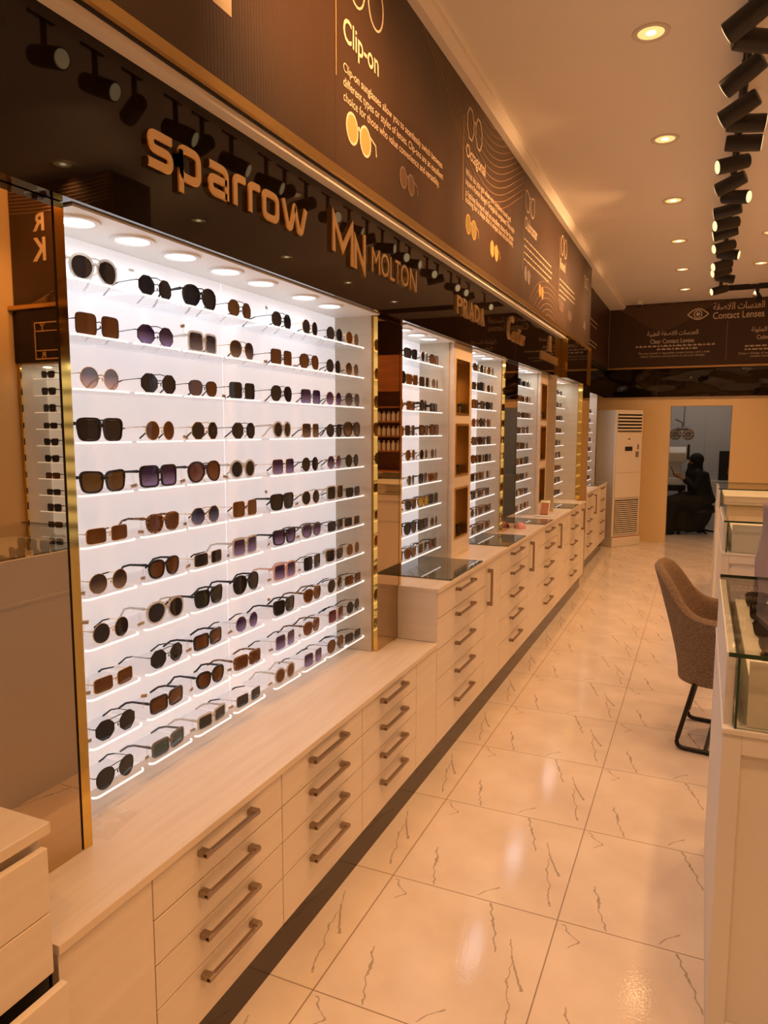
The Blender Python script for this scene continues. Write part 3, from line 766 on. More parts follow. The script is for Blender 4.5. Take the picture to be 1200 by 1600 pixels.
def glasses_meshes(shape, style):
    key = shape + style
    if key in _proto: return _proto[key]
    a, b, n_ = SHP[shape]; ol = outline(shape); N = len(ol)
    w = .0045 if style == 'a' else .0014
    t = .0042 if style == 'a' else .0020
    zc = max(-z for y, z in ol) + w; cy = a + (.0095 if style == 'w' else .0088)
    cx = lambda y: -1.1 * y * y
    def ring(side):
        m = MB(); v = []
        nrm = []
        for i in range(N):
            p0, p1 = ol[i - 1], ol[(i + 1) % N]; d = Vector((p1[1] - p0[1], -(p1[0] - p0[0]))).normalized(); nrm.append(d)
        for i, (y, z) in enumerate(ol):
            for k, x in ((0, 0), (w * (1.25 if style == 'a' and z > 0 else 1), 0), (w * (1.25 if style == 'a' and z > 0 else 1), -t), (0, -t)):
                yy = side * (cy + y + nrm[i].x * k); v.append((x + cx(yy), yy, zc + z + nrm[i].y * k))
        f = []
        for i in range(N):
            j = (i + 1) % N
            for k in range(4): f.append((i * 4 + k, j * 4 + k, j * 4 + (k + 1) % 4, i * 4 + (k + 1) % 4))
        return v, f
    fr = MB()
    for s in (1, -1): fr.add(*ring(s))
    yi = cy - a; zt = zc + b
    # bridge
    if style == 'a':
        fr.tube([(-.002, -yi - .002, zc + .36 * b), (.001, 0, zc + .46 * b), (-.002, yi + .002, zc + .36 * b)], .0042, 8, sx=.6)
    else:
        fr.tube([(-.001, -yi, zc + .25 * b), (.002, 0, zc + .36 * b), (-.001, yi, zc + .25 * b)], .0013, 6)
        for s in (1, -1):
            q = MB().lathe_scaled((-.006, s * (yi - .001), zc - .1 * b), .002, .0018, .005, 6, 4); fr.add(q.v, q.f)
    if shape in 'AGN' :
        h = zc + .86 * b
        fr.tube([(-.003, -yi - a * .55, h), (.0005, 0, h + .003), (-.003, yi + a * .55, h)], .0013 if style == 'w' else .0018, 6)
    yo = cy + a + w * .6; zh = zc + (.62 if style == 'a' else .40) * b
    for s in (1, -1):
        y1 = s * (yo + .002)
        fr.tube([(cx(yo) - .001, s * (yo - .004), zh), (cx(yo) - .003, y1, zh), (cx(yo) - .008, y1 + s * .001, zh)], .0026 if style == 'a' else .0014, 6)
    frame = fr.mesh('frame', True)
    lens = {}
    for s in (1, -1):
        v = []
        for x in (-t * .35, -t * .35 - .0016):
            for y, z in ol: yy = s * (cy + y * .995); v.append((x + cx(yy), yy, zc + z * .995))
        v += [(-t * .35 + cx(cy), s * cy, zc), (-t * .35 - .0016 + cx(cy), s * cy, zc)]
        f = []
        for i in range(N):
            j = (i + 1) % N; f += [(2 * N, i, j), (2 * N + 1, N + j, N + i), (i, N + i, N + j, j)]
        lens[s] = MB().add(v, f).mesh('lens', True)
    temple = {}
    for s in (1, -1):
        y1 = s * (yo + .003); x0 = cx(yo) - .008
        P = [(x0, y1, zh), (-.035, y1 * 1.0, zh - .001), (-.070, y1 * .985, zh - .003), (-.094, y1 * .965, zh - .010), (-.112, y1 * .95, .012), (-.124, y1 * .94, .0032)]
        m = MB()
        if style == 'a': m.tube(P, [.0048, .0036, .0032, .0034, .0036, .0030], 8, sx=.42)
        else:
            m.tube(P[:4], .0011, 6)
            m.cur = 1; m.tube(P[2:], [.0018, .0022, .0026, .0026], 6, sx=.6)
        temple[s] = m.mesh('temple', True)
    far = MB()
    far.add([tuple(v.co) for v in frame.vertices], [tuple(p.vertices) for p in frame.polygons])
    for s in (1, -1): far.add([tuple(v.co) for v in temple[s].vertices], [tuple(p.vertices) for p in temple[s].polygons])
    far.cur = 1
    for s in (1, -1): far.add([tuple(v.co) for v in lens[s].vertices], [tuple(p.vertices) for p in lens[s].polygons])
    fm = far.mesh('sunglasses', True)
    # folded: temples crossed behind the lenses
    fo = MB(); fo.add([tuple(v.co) for v in frame.vertices], [tuple(p.vertices) for p in frame.polygons])
    for s in (1, -1):
        y1 = s * (yo + .003); xb = -.012 - (.004 if s > 0 else 0)
        fo.tube([(-.008, y1, zh), (xb, y1 * .95, zh), (xb, -y1 * .2, zh - .003), (xb, -y1 * .7, zh - .016), (xb, -y1 * .85, .006)], .003 if style == 'a' else .0016, 6, sx=.6)
    fo.cur = 1
    for s in (1, -1): fo.add([tuple(v.co) for v in lens[s].vertices], [tuple(p.vertices) for p in lens[s].polygons])
    gm = fo.mesh('sunglasses', True)
    for me, k in ((frame, 1), (lens[1], 1), (lens[-1], 1), (temple[1], 1 + (style == 'w')), (temple[-1], 1 + (style == 'w')), (fm, 2), (gm, 2)):
        for _ in range(k): me.materials.append(MAT['frame_k'])
    _proto[key] = (frame, lens, temple, fm, gm, zh, yo)
    return _proto[key]
_tagm = MB(); _tagm.box(-.0005, -.011, 0, .0005, .011, .010)
_tagm.cur = 1; _tagm.box(-.0008, -.0035, .010, .0008, .0035, .040)
_tagm.cur = 2
for k in range(7): _tagm.box(.0005, -.009 + k * .0026, .003, .0008, -.0078 + k * .0026, .009)
TAG = _tagm.mesh('price_tag')
for q in ('tag_paper', 'film', 'tag_print'): TAG.materials.append(MAT[q])
def obj_of(me, name, parent, mats=()):
    o = bpy.data.objects.new(name, me); COL.objects.link(o); o.parent = parent
    for i, q in enumerate(mats):
        o.material_slots[i].link = 'OBJECT'; o.material_slots[i].material = MAT[q]
    return o
rng = random.Random(4)
def sunglasses(code, loc, rotz, where, group, detail=2, tagged=False, pitch=0.0):
    fc, lc, sh, st = code
    frame, lens, temple, fm, gm, zh, yo = glasses_meshes(sh, st)
    label = '%s %s sunglasses with %s lenses, %s' % (FRAMEW[fc], SHAPEW[sh], LENSW[lc], where)
    F_, L_ = 'frame_' + fc, 'lens_' + lc
    if detail < 2:
        o = bpy.data.objects.new('sunglasses', gm if detail == 0 else fm); COL.objects.link(o)
        for i, q in enumerate((F_, L_)): o.material_slots[i].link = 'OBJECT'; o.material_slots[i].material = MAT[q]
        o.location = loc; o.rotation_euler = (0, pitch, rotz)
        return tag(o, label, 'sunglasses', group)
    t = thing('sunglasses', label, 'sunglasses', loc, group, rotz)
    obj_of(frame, 'frame', t, (F_,))
    for s in (-1, 1):
        obj_of(lens[s], 'lens', t, (L_,))
        obj_of(temple[s], 'temple', t, (F_,) if st == 'a' else (F_, 'frame_b' if fc == 'b' else 'frame_k'))
    if tagged:
        g = obj_of(TAG, 'price_tag', t)
        g.location = (-.022, -(yo + .008), .0015 if tagged == 1 else zh - .008); g.rotation_euler = (rng.uniform(-.25, .25), 0, rng.uniform(-.3, .3))
        if tagged == 2: g.rotation_euler = (pi + rng.uniform(-.3, .3), 0, rng.uniform(-.3, .3)); g.location.z = zh + .030
    return t
# acrylic trays of the nearest bay
def tray_meshes(w, d):
    c = .014; P = [(-d, -w / 2), (-d, w / 2)]
    for cx, cy, a0 in ((-c, w / 2 - c, 90), (-c, -w / 2 + c, 0)):
        for k in range(5):
            an = R(a0 - k * 22.5); P.append((cx + c * cos(an), cy + c * sin(an)))
    pl = MB().prism(P, 'z', 0, .006).mesh('plate'); pl.materials.append(MAT['acrylic'])
    e = [p for p in P[2:]]
    ed = MB().stroke([(x * .992 + .0006, y) for x, y in e], .0022, .0004, .0056, plane='xy').mesh('polished_edge'); ed.materials.append(MAT['acrylic_edge_glow'])
    return pl, ed
TP, TE = tray_meshes(.178, .144)
ROWZ = [.7275 + .1274 * k for k in range(10, -1, -1)]
COLY = [1.362, 1.567, 1.765, 1.963, 2.205, 2.405, 2.600, 2.763]
CAT = ['cdAa kdGw kdAa bnGw kdGw gdRw kdRw gnRw', 'bnSw kvGw ceSa ghAw knSw knAw kdRw ghRw', 'guRw kdGw knPw kdSw kdAw kvSw gvRw yeAw',
       'kdNa gnRw gdGw kdGw cdRa ghSw kdRw bhAa', 'koWa kvSa bmAa cdRa gvSw kdRw gvGw kdRw', 'gnTw tnPa gzGw raSw kdNa gdRw cdSa kdTw',
       'ghRw knPa gdTw cvSa kvWa yvPa kdTw gdTw', 'gdRw cdAa kqWa kdAa pvSa kdSw sdWa gaRw', 'gnTw kdGw knTa svRw kdWa tnPa gdAw knTw',
       'kdGw bnTa knPa tnTa svSw tmPa rrSw kdRw', 'kdAw ywTa cdTa sdTw cnRa svSw knAw kdTw']
# the ninth and tenth rows start with these in the photo
CAT[8] = 'gnTw kdGw knTa svRw kdWa tnPa gdAw knTw'
TAGS = {(0, 0): 2, (0, 1): 2, (0, 4): 2, (1, 2): 2, (1, 4): 1, (1, 5): 1, (2, 3): 1, (3, 0): 2, (3, 2): 1, (3, 7): 1, (4, 1): 1, (4, 2): 1, (4, 3): 1, (5, 1): 1, (5, 2): 1, (5, 4): 2,
        (5, 5): 1, (6, 0): 1, (6, 1): 1, (6, 2): 1, (6, 3): 1, (6, 4): 1, (6, 5): 1, (7, 0): 2, (7, 1): 1, (7, 4): 1, (7, 5): 1, (8, 2): 1, (8, 3): 1, (8, 4): 2, (9, 0): 1, (9, 1): 2, (9, 2): 1, (9, 3): 1, (9, 4): 1,
        (9, 5): 1, (10, 1): 1, (10, 2): 1, (10, 3): 1, (10, 4): 1, (5, 7): 1, (8, 0): 1}
TX = -1.355
for r in range(11):
    codes = CAT[r].split()
    for c in range(8):
        where = '%s on the %s shelf down, nearest bay' % (ORD[c], ORD[r])
        t = thing('acrylic_tray', 'clear acrylic tray, ' + where, 'tray', (TX, COLY[c], ROWZ[r] - .006), 'clear trays in the nearest bay')
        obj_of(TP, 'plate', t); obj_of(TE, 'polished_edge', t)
        sunglasses(codes[c], (TX - .011, COLY[c] + rng.uniform(-.006, .006), ROWZ[r] + .0003), rng.uniform(-.06, .06), '%s on %s shelf down, nearest bay' % (ORD[c], ORD[r]), 'sunglasses in the nearest bay', 2, TAGS.get((r, c), 0))
# the other bays: one long shelf per row
pool = 'kdWa tnWa kdSw knPa gdRw tdWa kdTa bnSa cdSa knWa kdPa gnAw kdRa bdWa thSa kdNa ydSa tnTa kdAa gdSw bnWa kdSa'.split()
def bay_rows(i, ys, zs, y0, y1, x, depth, detail, extra={}):
    for r, z in enumerate(zs):
        sh = thing('acrylic_shelf', 'long clear acrylic shelf, %s down in the %s bay' % (ORD[r], BAYN[i]), 'shelf', (x, (y0 + y1) / 2, z - .006), 'acrylic shelves in the farther bays')
        B(x - depth, y0, z - .006, x - .0035, y1, z).build('plate', 'acrylic', sh)
        B(x - .0035, y0, z - .006, x, y1, z).build('polished_edge', 'acrylic_edge_glow', sh)
        for c, y in enumerate(ys):
            code = extra.get((r, c)) or rng.choice(pool)
            sunglasses(code, (x - .013, y + rng.uniform(-.012, .012), z + .0003), rng.uniform(-.10, .10), '%s on %s shelf down, %s bay' % (ORD[c], ORD[r], BAYN[i]), 'sunglasses in the %s bay' % BAYN[i], detail, 1 if detail == 2 and rng.random() < .4 else 0)
Z9 = [.9825 + .1274 * k for k in range(8, -1, -1)]
Z10 = [.957 + .1185 * k for k in range(9, -1, -1)]
bay_rows(1, [3.27, 3.44, 3.62, 3.79], Z9, 3.165, 3.875, TX, .144, 2, {(0, 0): 'kdRw', (0, 1): 'kdWa', (0, 2): 'cdRa', (0, 3): 'bnWa', (1, 1): 'tnWa', (1, 2): 'gdSw', (1, 3): 'ghRw', (2, 3): 'kdTa', (4, 0): 'gdAw', (4, 1): 'gaAw', (4, 2): 'gdRw', (4, 3): 'gdRw', (6, 2): 'tyPa', (6, 3): 'ydSa', (6, 1): 'tdWa', (7, 1): 'kdAa', (7, 3): 'gdRw', (8, 2): 'cdSa', (8, 3): 'bmWa'})
bay_rows(2, [4.40, 4.57, 4.74, 4.91], Z10, 4.27, 5.03, TX, .143, 1)
bay_rows(3, [5.62, 5.79, 5.96, 6.12], Z9, 5.45, 6.23, TX, .143, 1)
bay_rows(4, [7.10, 7.28, 7.46, 7.64], Z9, 6.60, 7.78, TX, .143, 1)
bay_rows(5, [9.72, 9.93, 10.12], Z9[1:], 8.77, 10.25, -1.40, .177, 1)
# single pairs inside the brass boxes of the piers
for pi_, (y, nm) in enumerate(((4.10, 'nearer'), (6.42, 'farther'))):
    for j, z in enumerate((1.027, 1.392, 1.747)):
        t = sunglasses(['kdWa', 'knPa', 'kdAa'][j], (-1.325, y, z + .0003), .5, '%s brass box of %s pier' % (['lowest', 'middle', 'top'][j], nm), 'sunglasses in the brass boxes', 1)
        t.scale = (.62, 1, 1)

# ------------------------------------------------------------------ brand signs on the black board
def fillet(P, r, closed=False, k=4):
    out = []; n = len(P)
    for i in range(n):
        if not closed and i in (0, n - 1): out.append(P[i]); continue
        a, p, b = Vector(P[i - 1]), Vector(P[i]), Vector(P[(i + 1) % n])
        d0 = (a - p); d1 = (b - p); q = min(r, d0.length * .49, d1.length * .49)
        s, e = p + d0.normalized() * q, p + d1.normalized() * q
        for j in range(k + 1):
            u = j / k; out.append(tuple(s * (1 - u) ** 2 + p * 2 * u * (1 - u) + e * u * u))
    return out
FXX = -1.26
sg = thing('shop_sign', 'gold lowercase sign reading sparrow on the black board', 'sign', (FXX, 1.8, 2.28))
W_ = .215; q0, q1 = W_ / 2, 1 - W_ / 2
GL = {'s': ([([(.84, q1), (q0, q1), (q0, .5), (.78, .5), (.78, q0), (0, q0)], 0)], .90), 'p': ([([(q0, q0), (.80, q0), (.80, q1), (q0, q1)], 1), ([(q0, q1 - .05), (q0, -.36)], 0)], .92),
      'a': ([([(.06, q1), (.80, q1), (.80, 0)], 0), ([(.80, .52), (q0, .52), (q0, q0), (.80, q0)], 0)], .92), 'r': ([([(q0, 0), (q0, q1), (.60, q1)], 0)], .62),
      'o': ([([(q0, q0), (.82, q0), (.82, q1), (q0, q1)], 1)], .94), 'w': ([([(.06, 1), (.30, q0), (.46, q0), (.66, .95), (.86, q0), (1.02, q0), (1.26, 1)], 0)], 1.3)}
pos = {0: 1.422, 1: 1.530, 2: 1.652, 3: 1.764, 4: 1.838, 5: 1.912, 6: 2.024}
for i, ch in enumerate('sparrow'):
    strokes, wd_ = GL[ch]; y0 = pos[i]; z0 = 2.281 + .006 * i / 6; kx, kz = (.103, .088) if ch != 'w' else (.118, .088)
    back, face = MB(), MB()
    for P, cl in strokes:
        Q = fillet(P, .22 if ch != 'w' else .10, bool(cl))
        Q = [(y0 + a * kx, z0 + b * kz) for a, b in Q]
        back.stroke(Q, W_ * .094 + .003, FXX, FXX + .009, bool(cl)); face.stroke(Q, W_ * .094 - .002, FXX + .009, FXX + .012, bool(cl))
    bo = back.build('letter', 'letter_side', sg); face.build('letter_face', 'letter_gold', bo)
sg = thing('shop_sign', 'gold two letter monogram and the word MOLTON on the black board', 'sign', (FXX, 2.8, 2.28))
for P, wd_ in (([(2.372, 2.288), (2.372, 2.412), (2.445, 2.312), (2.520, 2.408), (2.520, 2.262)], .024), ([(2.548, 2.262), (2.548, 2.372), (2.628, 2.272), (2.628, 2.405)], .024)):
    bo = MB().stroke(P, wd_ + .004, FXX, FXX + .009).build('letter', 'letter_side', sg)
    MB().stroke(P, wd_ - .001, FXX + .009, FXX + .012).build('letter_face', 'letter_gold', bo)
ys = [2.70, 2.79, 2.885, 2.94, 3.005, 3.11]; wds = [.080, .085, .05, .055, .09, .085]
for ch, y, w_ in zip('MOLTON', ys, wds):
    hh = .095
    m = on_left(text_mesh(ch, w_, hh, .010), FXX + .010, y, 2.283)
    m.build('letter', 'letter_gold', sg)
sg = thing('shop_sign', 'gold serif capitals reading PRADA on the black board', 'sign', (FXX, 4.05, 2.27))
for j, ch in enumerate('PRADA'):
    on_left(text_mesh(ch, .10, .098, .010, bold=.02), FXX + .010, 3.79 + j * .112, 2.276).build('letter', 'letter_gold', sg)
sg = thing('shop_sign', 'gold script sign reading Cartier on the black board', 'sign', (FXX, 5.2, 2.26))
on_left(text_mesh('C', .14, .165, .010, shear=.25, bold=.01), FXX + .010, 4.93, 2.27).build('letter', 'letter_gold', sg)
for j, (ch, w_) in enumerate(zip('artier', [.075, .05, .05, .028, .075, .055])):
    on_left(text_mesh(ch, w_, .075 if ch in 'are' else .105, .010, shear=.25, bold=.015), FXX + .010, 5.06 + [0, .085, .14, .195, .23, .31][j], 2.268).build('letter', 'letter_gold', sg)
sg = thing('shop_sign', 'gold sign of a stacked emblem over a flat bar, last on the board', 'sign', (FXX, 6.4, 2.23))
B(FXX, 6.02, 2.235, FXX + .010, 6.36, 2.30).build('bar', 'letter_gold', sg)
B(FXX, 6.39, 2.235, FXX + .010, 6.74, 2.30).build('bar', 'letter_gold', sg)
m = MB()
for j in range(5): m.prism([(6.30 + .01 * j, 2.325 + j * .028), (6.46 - .006 * j, 2.325 + j * .028), (6.44 - .006 * j, 2.347 + j * .028), (6.32 + .01 * j, 2.347 + j * .028)], 'x', FXX, FXX + .009)
m.build('emblem', 'letter_gold', sg)

# ------------------------------------------------------------------ printed banner sections
BX_ = -1.198
def banner(y0, y1, label, X=-1.20, z1=3.40, z0=2.553):
    t = thing('printed_banner', label, 'banner', (X, (y0 + y1) / 2, z0), 'brown printed banners above the sign board')
    B(X - .008, y0 + .0008, z0, X, y1 - .0008, z1).build('cloth', 'banner', t)
    return t
def prt(m, name, mat_, t, X=BX_): return m.build(name, mat_, t)
def icon(mb, y, z, s, shape):
    for k in (0, 1):
        a = .46 * s; b = .60 * s if shape != 'T' else .4 * s; c = y + s * (.48 + k * 1.12)
        if shape == 'O': P = [(c + a * cos(2 * pi * (j + .5) / 8), z + b * sin(2 * pi * (j + .5) / 8)) for j in range(8)]
        elif shape == 'C': P = [(c + a * math.copysign(abs(cos(u)) ** .7, cos(u)), z + b * (sin(u) if sin(u) < 0 else .62 * sin(u)) + (.18 * s * (cos(u) * (1 if k else -1)) if sin(u) > 0 else 0)) for u in [2 * pi * j / 20 for j in range(20)]]
        else: P = [(c + a * cos(2 * pi * j / 20), z + b * sin(2 * pi * j / 20)) for j in range(20)]
        mb.stroke(P, .008 * s / .14, BX_ - .0015, BX_, True)
    mb.stroke([(y + .94 * s, z + .2 * s), (y + 1.04 * s, z + .28 * s), (y + 1.14 * s, z + .2 * s)], .008 * s / .14, BX_ - .0015, BX_)
    return mb
def picture(t, y, z, s, lens, frame):
    """printed picture of a pair of sunglasses"""
    l_, f_ = MB(), MB()
    for k in (0, 1):
        P = [(y + s * (.5 + k * 1.12) + .46 * s * cos(2 * pi * j / 18), z - k * .06 * s + .52 * s * sin(2 * pi * j / 18)) for j in range(18)]
        l_.prism(P, 'x', BX_ - .002, BX_ - .0004); f_.stroke(P, .09 * s, BX_ - .0015, BX_, True)
    f_.stroke([(y + .95 * s, z + .15 * s), (y + 1.06 * s, z + .22 * s), (y + 1.16 * s, z + .12 * s)], .1 * s, BX_ - .0015, BX_)
    f_.stroke([(y + 2.0 * s, z + .25 * s), (y + 2.55 * s, z + .1 * s), (y + 2.62 * s, z - .3 * s)], .07 * s, BX_ - .0015, BX_)
    l_.build('printed_lens', lens, t); f_.build('printed_frame', frame, t)
def para(t, lines, y, z, h, w, step):
    for i, s in enumerate(lines):
        on_left(text_mesh(s, w[i], None), BX_, y, z - i * step).build('printed_text', 'print_cream', t)
def contour(t, y0, y1, fn, n=22, mat_='print_line', wd_=.0045, zmin=2.556, zmax=3.398):
    m = MB()
    for i in range(n):
        seg = []
        for j in range(41):
            y = y0 + (y1 - y0) * j / 40; z = fn(i, y)
            if z is not None and zmin < z < zmax: seg.append((y, z))
            else:
                if len(seg) > 1: m.stroke(seg, wd_, BX_ - .0015, BX_ - .0004)
                seg = []
        if len(seg) > 1: m.stroke(seg, wd_, BX_ - .0015, BX_ - .0004)
    if m.v: m.build('printed_lines', mat_, t)
def swirl(i, y):
    d = (y - 4.15) / .95
    return 3.60 - .66 * exp(-d * d) * (1 if y < 4.15 else 1) + i * .040 - (0.0 if y < 4.15 else .16 * (1 - exp(-d * d)))
def hill(i, y):
    r = .85 - i * .075
    if r <= .05: return None
    q = r * r - ((y - 6.05) ** 2)
    return 2.36 + .55 * sqrt(q) if q > 0 else (2.36 if False else None)
t = banner(-2.4, .93, 'brown banner section above the left edge of the photo, out of view')
t = banner(.93, 2.295, 'plain brown banner section with one cropped white letter stroke')
prt(B(BX_ - .0015, 1.622, 2.735, BX_, 1.702, 3.25), 'printed_letter', 'print_cream', t)
t = banner(2.295, 3.70, 'brown banner section headed Clip-on with two printed eyeglass pictures')
prt(B(BX_ - .0015, 2.297, 2.845, BX_, 2.301, 3.395), 'printed_rule', 'print_gold', t)
prt(icon(MB(), 2.39, 3.225, .145, 'R'), 'printed_icon', 'print_cream', t)
on_left(text_mesh('Clip-on', .295, .105, bold=.012), BX_, 2.352, 2.958).build('printed_heading', 'print_cream', t)
para(t, ['Clip-on sunglasses allow you to seamlessly switch between', 'different types or styles of lenses. Clip-ons are an excellent', 'choice for those who value convenience and versatility.'], 2.352, 2.872, .04, [1.03, 1.04, .99], .048)
picture(t, 2.372, 2.715, .098, 'print_orange', 'print_cream'); picture(t, 2.86, 2.695, .078, 'print_dim', 'print_grey')
contour(t, 2.35, 3.70, swirl)
t = banner(3.70, 5.05, 'brown banner section headed Octagonal with olive and orange glasses')
prt(B(BX_ - .0015, 3.703, 2.83, BX_, 3.708, 3.25), 'printed_rule', 'print_gold', t)
prt(icon(MB(), 3.76, 3.245, .135, 'O'), 'printed_icon', 'print_cream', t)
on_left(text_mesh('Octagonal', .36, .088, bold=.01), BX_, 3.75, 3.045).build('printed_heading', 'print_cream', t)
para(t, ['What do you get when you combine round and', 'square frame design? Octagonal sunglasses! This style', 'is fashion forward and an excellent choice for those', 'looking for a shape that is unique, but not too funky.'], 3.75, 2.96, .04, [.95, 1.05, 1.03, 1.03], .045)
picture(t, 3.76, 2.735, .092, 'print_olive', 'print_gold'); picture(t, 4.24, 2.715, .085, 'print_orange', 'print_gold')
contour(t, 3.70, 5.05, swirl)
t = banner(5.05, 6.40, 'brown banner section headed Clubmaster with bluish and amber glasses')
prt(B(BX_ - .0015, 5.053, 2.75, BX_, 5.059, 3.30), 'printed_rule', 'print_gold', t)
prt(icon(MB(), 5.11, 3.24, .135, 'C'), 'printed_icon', 'print_cream', t)
on_left(text_mesh('Clubmaster', .40, .085, bold=.01), BX_, 5.10, 3.035).build('printed_heading', 'print_cream', t)
def bars(t, y, z, lens_, step=.045):
    m = MB(); r = random.Random(int(y * 10))
    for i, L in enumerate(lens_):
        yy = y
        while yy < y + L:
            w_ = r.uniform(.02, .07); m.box(BX_ - .0015, yy, z - i * step, BX_, min(yy + w_, y + L), z - i * step + .010); yy += w_ + .022
    m.build('printed_text', 'print_cream', t)
bars(t, 5.10, 2.96, [.95, 1.0, .97, .85])
picture(t, 5.11, 2.74, .092, 'print_grey', 'print_grey'); picture(t, 5.60, 2.71, .085, 'print_orange', 'print_gold')
contour(t, 5.05, 6.40, hill, 11)
t = banner(6.40, 7.75, 'brown banner section headed Round with arc lines below')
prt(B(BX_ - .0015, 6.403, 2.75, BX_, 6.41, 3.28), 'printed_rule', 'print_gold', t)
prt(icon(MB(), 6.46, 3.24, .135, 'R'), 'printed_icon', 'print_cream', t)
on_left(text_mesh('Round', .24, .085, bold=.01), BX_, 6.44, 3.035).build('printed_heading', 'print_cream', t)
bars(t, 6.44, 2.94, [.75, .8, .78, .3])
picture(t, 6.45, 2.74, .085, 'print_dim', 'print_grey'); picture(t, 6.9, 2.71, .075, 'print_dim', 'print_grey')
contour(t, 6.40, 7.75, hill, 11)
t = banner(7.75, 8.30, 'narrow last brown banner section with a small glasses icon')
prt(icon(MB(), 7.80, 3.19, .12, 'C'), 'printed_icon', 'print_cream', t)
picture(t, 7.82, 2.74, .07, 'print_dim', 'print_grey')
t = banner(8.31, 11.24, 'recessed brown banner on the far left wall beyond the step', X=-1.35)
BX_ = -1.348
bars(t, 9.2, 3.02, [.8, .7], .06); bars(t, 9.1, 2.76, [.9, .8], .05)

# back wall banner with contact lens text
t = thing('printed_banner', 'wide brown banner about contact lenses on the back wall', 'banner', (0, YB, 2.56), 'brown printed banners above the sign board')
YP = YB - .012
B(-1.345, YP, 2.561, 2.60, YB - .002, ZC - .003).build('cloth', 'banner', t)
yt = YP - .0012
def bk(body, x, z, w_, h_, bold=.01): on_back(text_mesh(body, w_, h_, bold=bold), x, yt, z).build('printed_text', 'print_cream', t)
bk(arabic('العدسات اللاصقة'), .037, 3.315, .64, .10)
bk('Contact Lenses', .037, 3.195, .64, .095)
bk(arabic('العدسات اللاصقة الطبية'), -.82, 2.985, .68, .085)
bk('Clear Contact Lenses', -.775, 2.893, .585, .062)
bk('The best brands in disposable contact lenses, with a wide', -.93, 2.735, .95, .036, 0)
bk('choice of powers and durations to suit your lifestyle.', -.90, 2.692, .86, .036, 0)
m = MB(); r_ = random.Random(3)
for zz, x0, x1 in ((2.845, -.97, .08), (2.80, -.68, -.13)):
    x = x0
    while x < x1:
        w_ = r_.uniform(.02, .07); m.box(x, yt, zz, min(x + w_, x1), yt + .001, zz + .018); m.box(x + w_ * .3, yt, zz + .02, x + w_ * .4, yt + .001, zz + .032); x += w_ + .016
m.build('printed_text', 'print_cream', t)
bk(arabic('العدسات اللاصقة الملونة'), .53, 2.98, .72, .085)
bk('Colored Contact Lenses', .60, 2.893, .64, .062)
bk('Enjoy a change of eye color with our colored', .39, 2.69, .80, .036, 0)
bk('contact lenses for every day.', .53, 2.65, .52, .036, 0)
m = MB()
for zz, x0, x1 in ((2.80, .46, 1.2), (2.755, .46, 1.1)):
    x = x0
    while x < x1:
        w_ = r_.uniform(.02, .07); m.box(x, yt, zz, min(x + w_, x1), yt + .001, zz + .018); x += w_ + .016
m.build('printed_text', 'print_cream', t)
# eye icon
m = MB()
ex, ez = -.155, 3.275
m.stroke([(ex + .13 * cos(u) if False else ex - .135 + .27 * k / 12, ez + .075 * sin(pi * k / 12)) for k in range(13) for u in (0,)], .016, yt, yt + .001, plane='xz')
m.stroke([(ex - .135 + .27 * k / 12, ez - .07 * sin(pi * k / 12)) for k in range(13)], .016, yt, yt + .001, plane='xz')
m.stroke([(ex + .05 * cos(2 * pi * k / 20), ez + .05 * sin(2 * pi * k / 20)) for k in range(20)], .013, yt, yt + .001, True, plane='xz')
m.prism([(ex + .026 * cos(2 * pi * k / 16), ez + .026 * sin(2 * pi * k / 16)) for k in range(16)], 'y', yt, yt + .001)
m.build('printed_eye', 'print_cream', t)
B(.226, yt, 2.63, .230, yt + .001, 3.16).build('printed_rule', 'print_gold', t)
m = MB()
for i in range(16):
    P = []
    for j in range(41):
        x = -1.3 + 1.75 * j / 40; z = 3.44 + i * .022 - .30 * exp(-((x + .62) / .48) ** 2) + .05 * sin(x * 3)
        if z < 3.45: P.append((x, z))
        else:
            if len(P) > 1: m.stroke(P, .004, yt + .0004, yt + .0011, plane='xz')
            P = []
    if len(P) > 1: m.stroke(P, .004, yt + .0004, yt + .0011, plane='xz')
m.build('printed_lines', 'print_line', t)
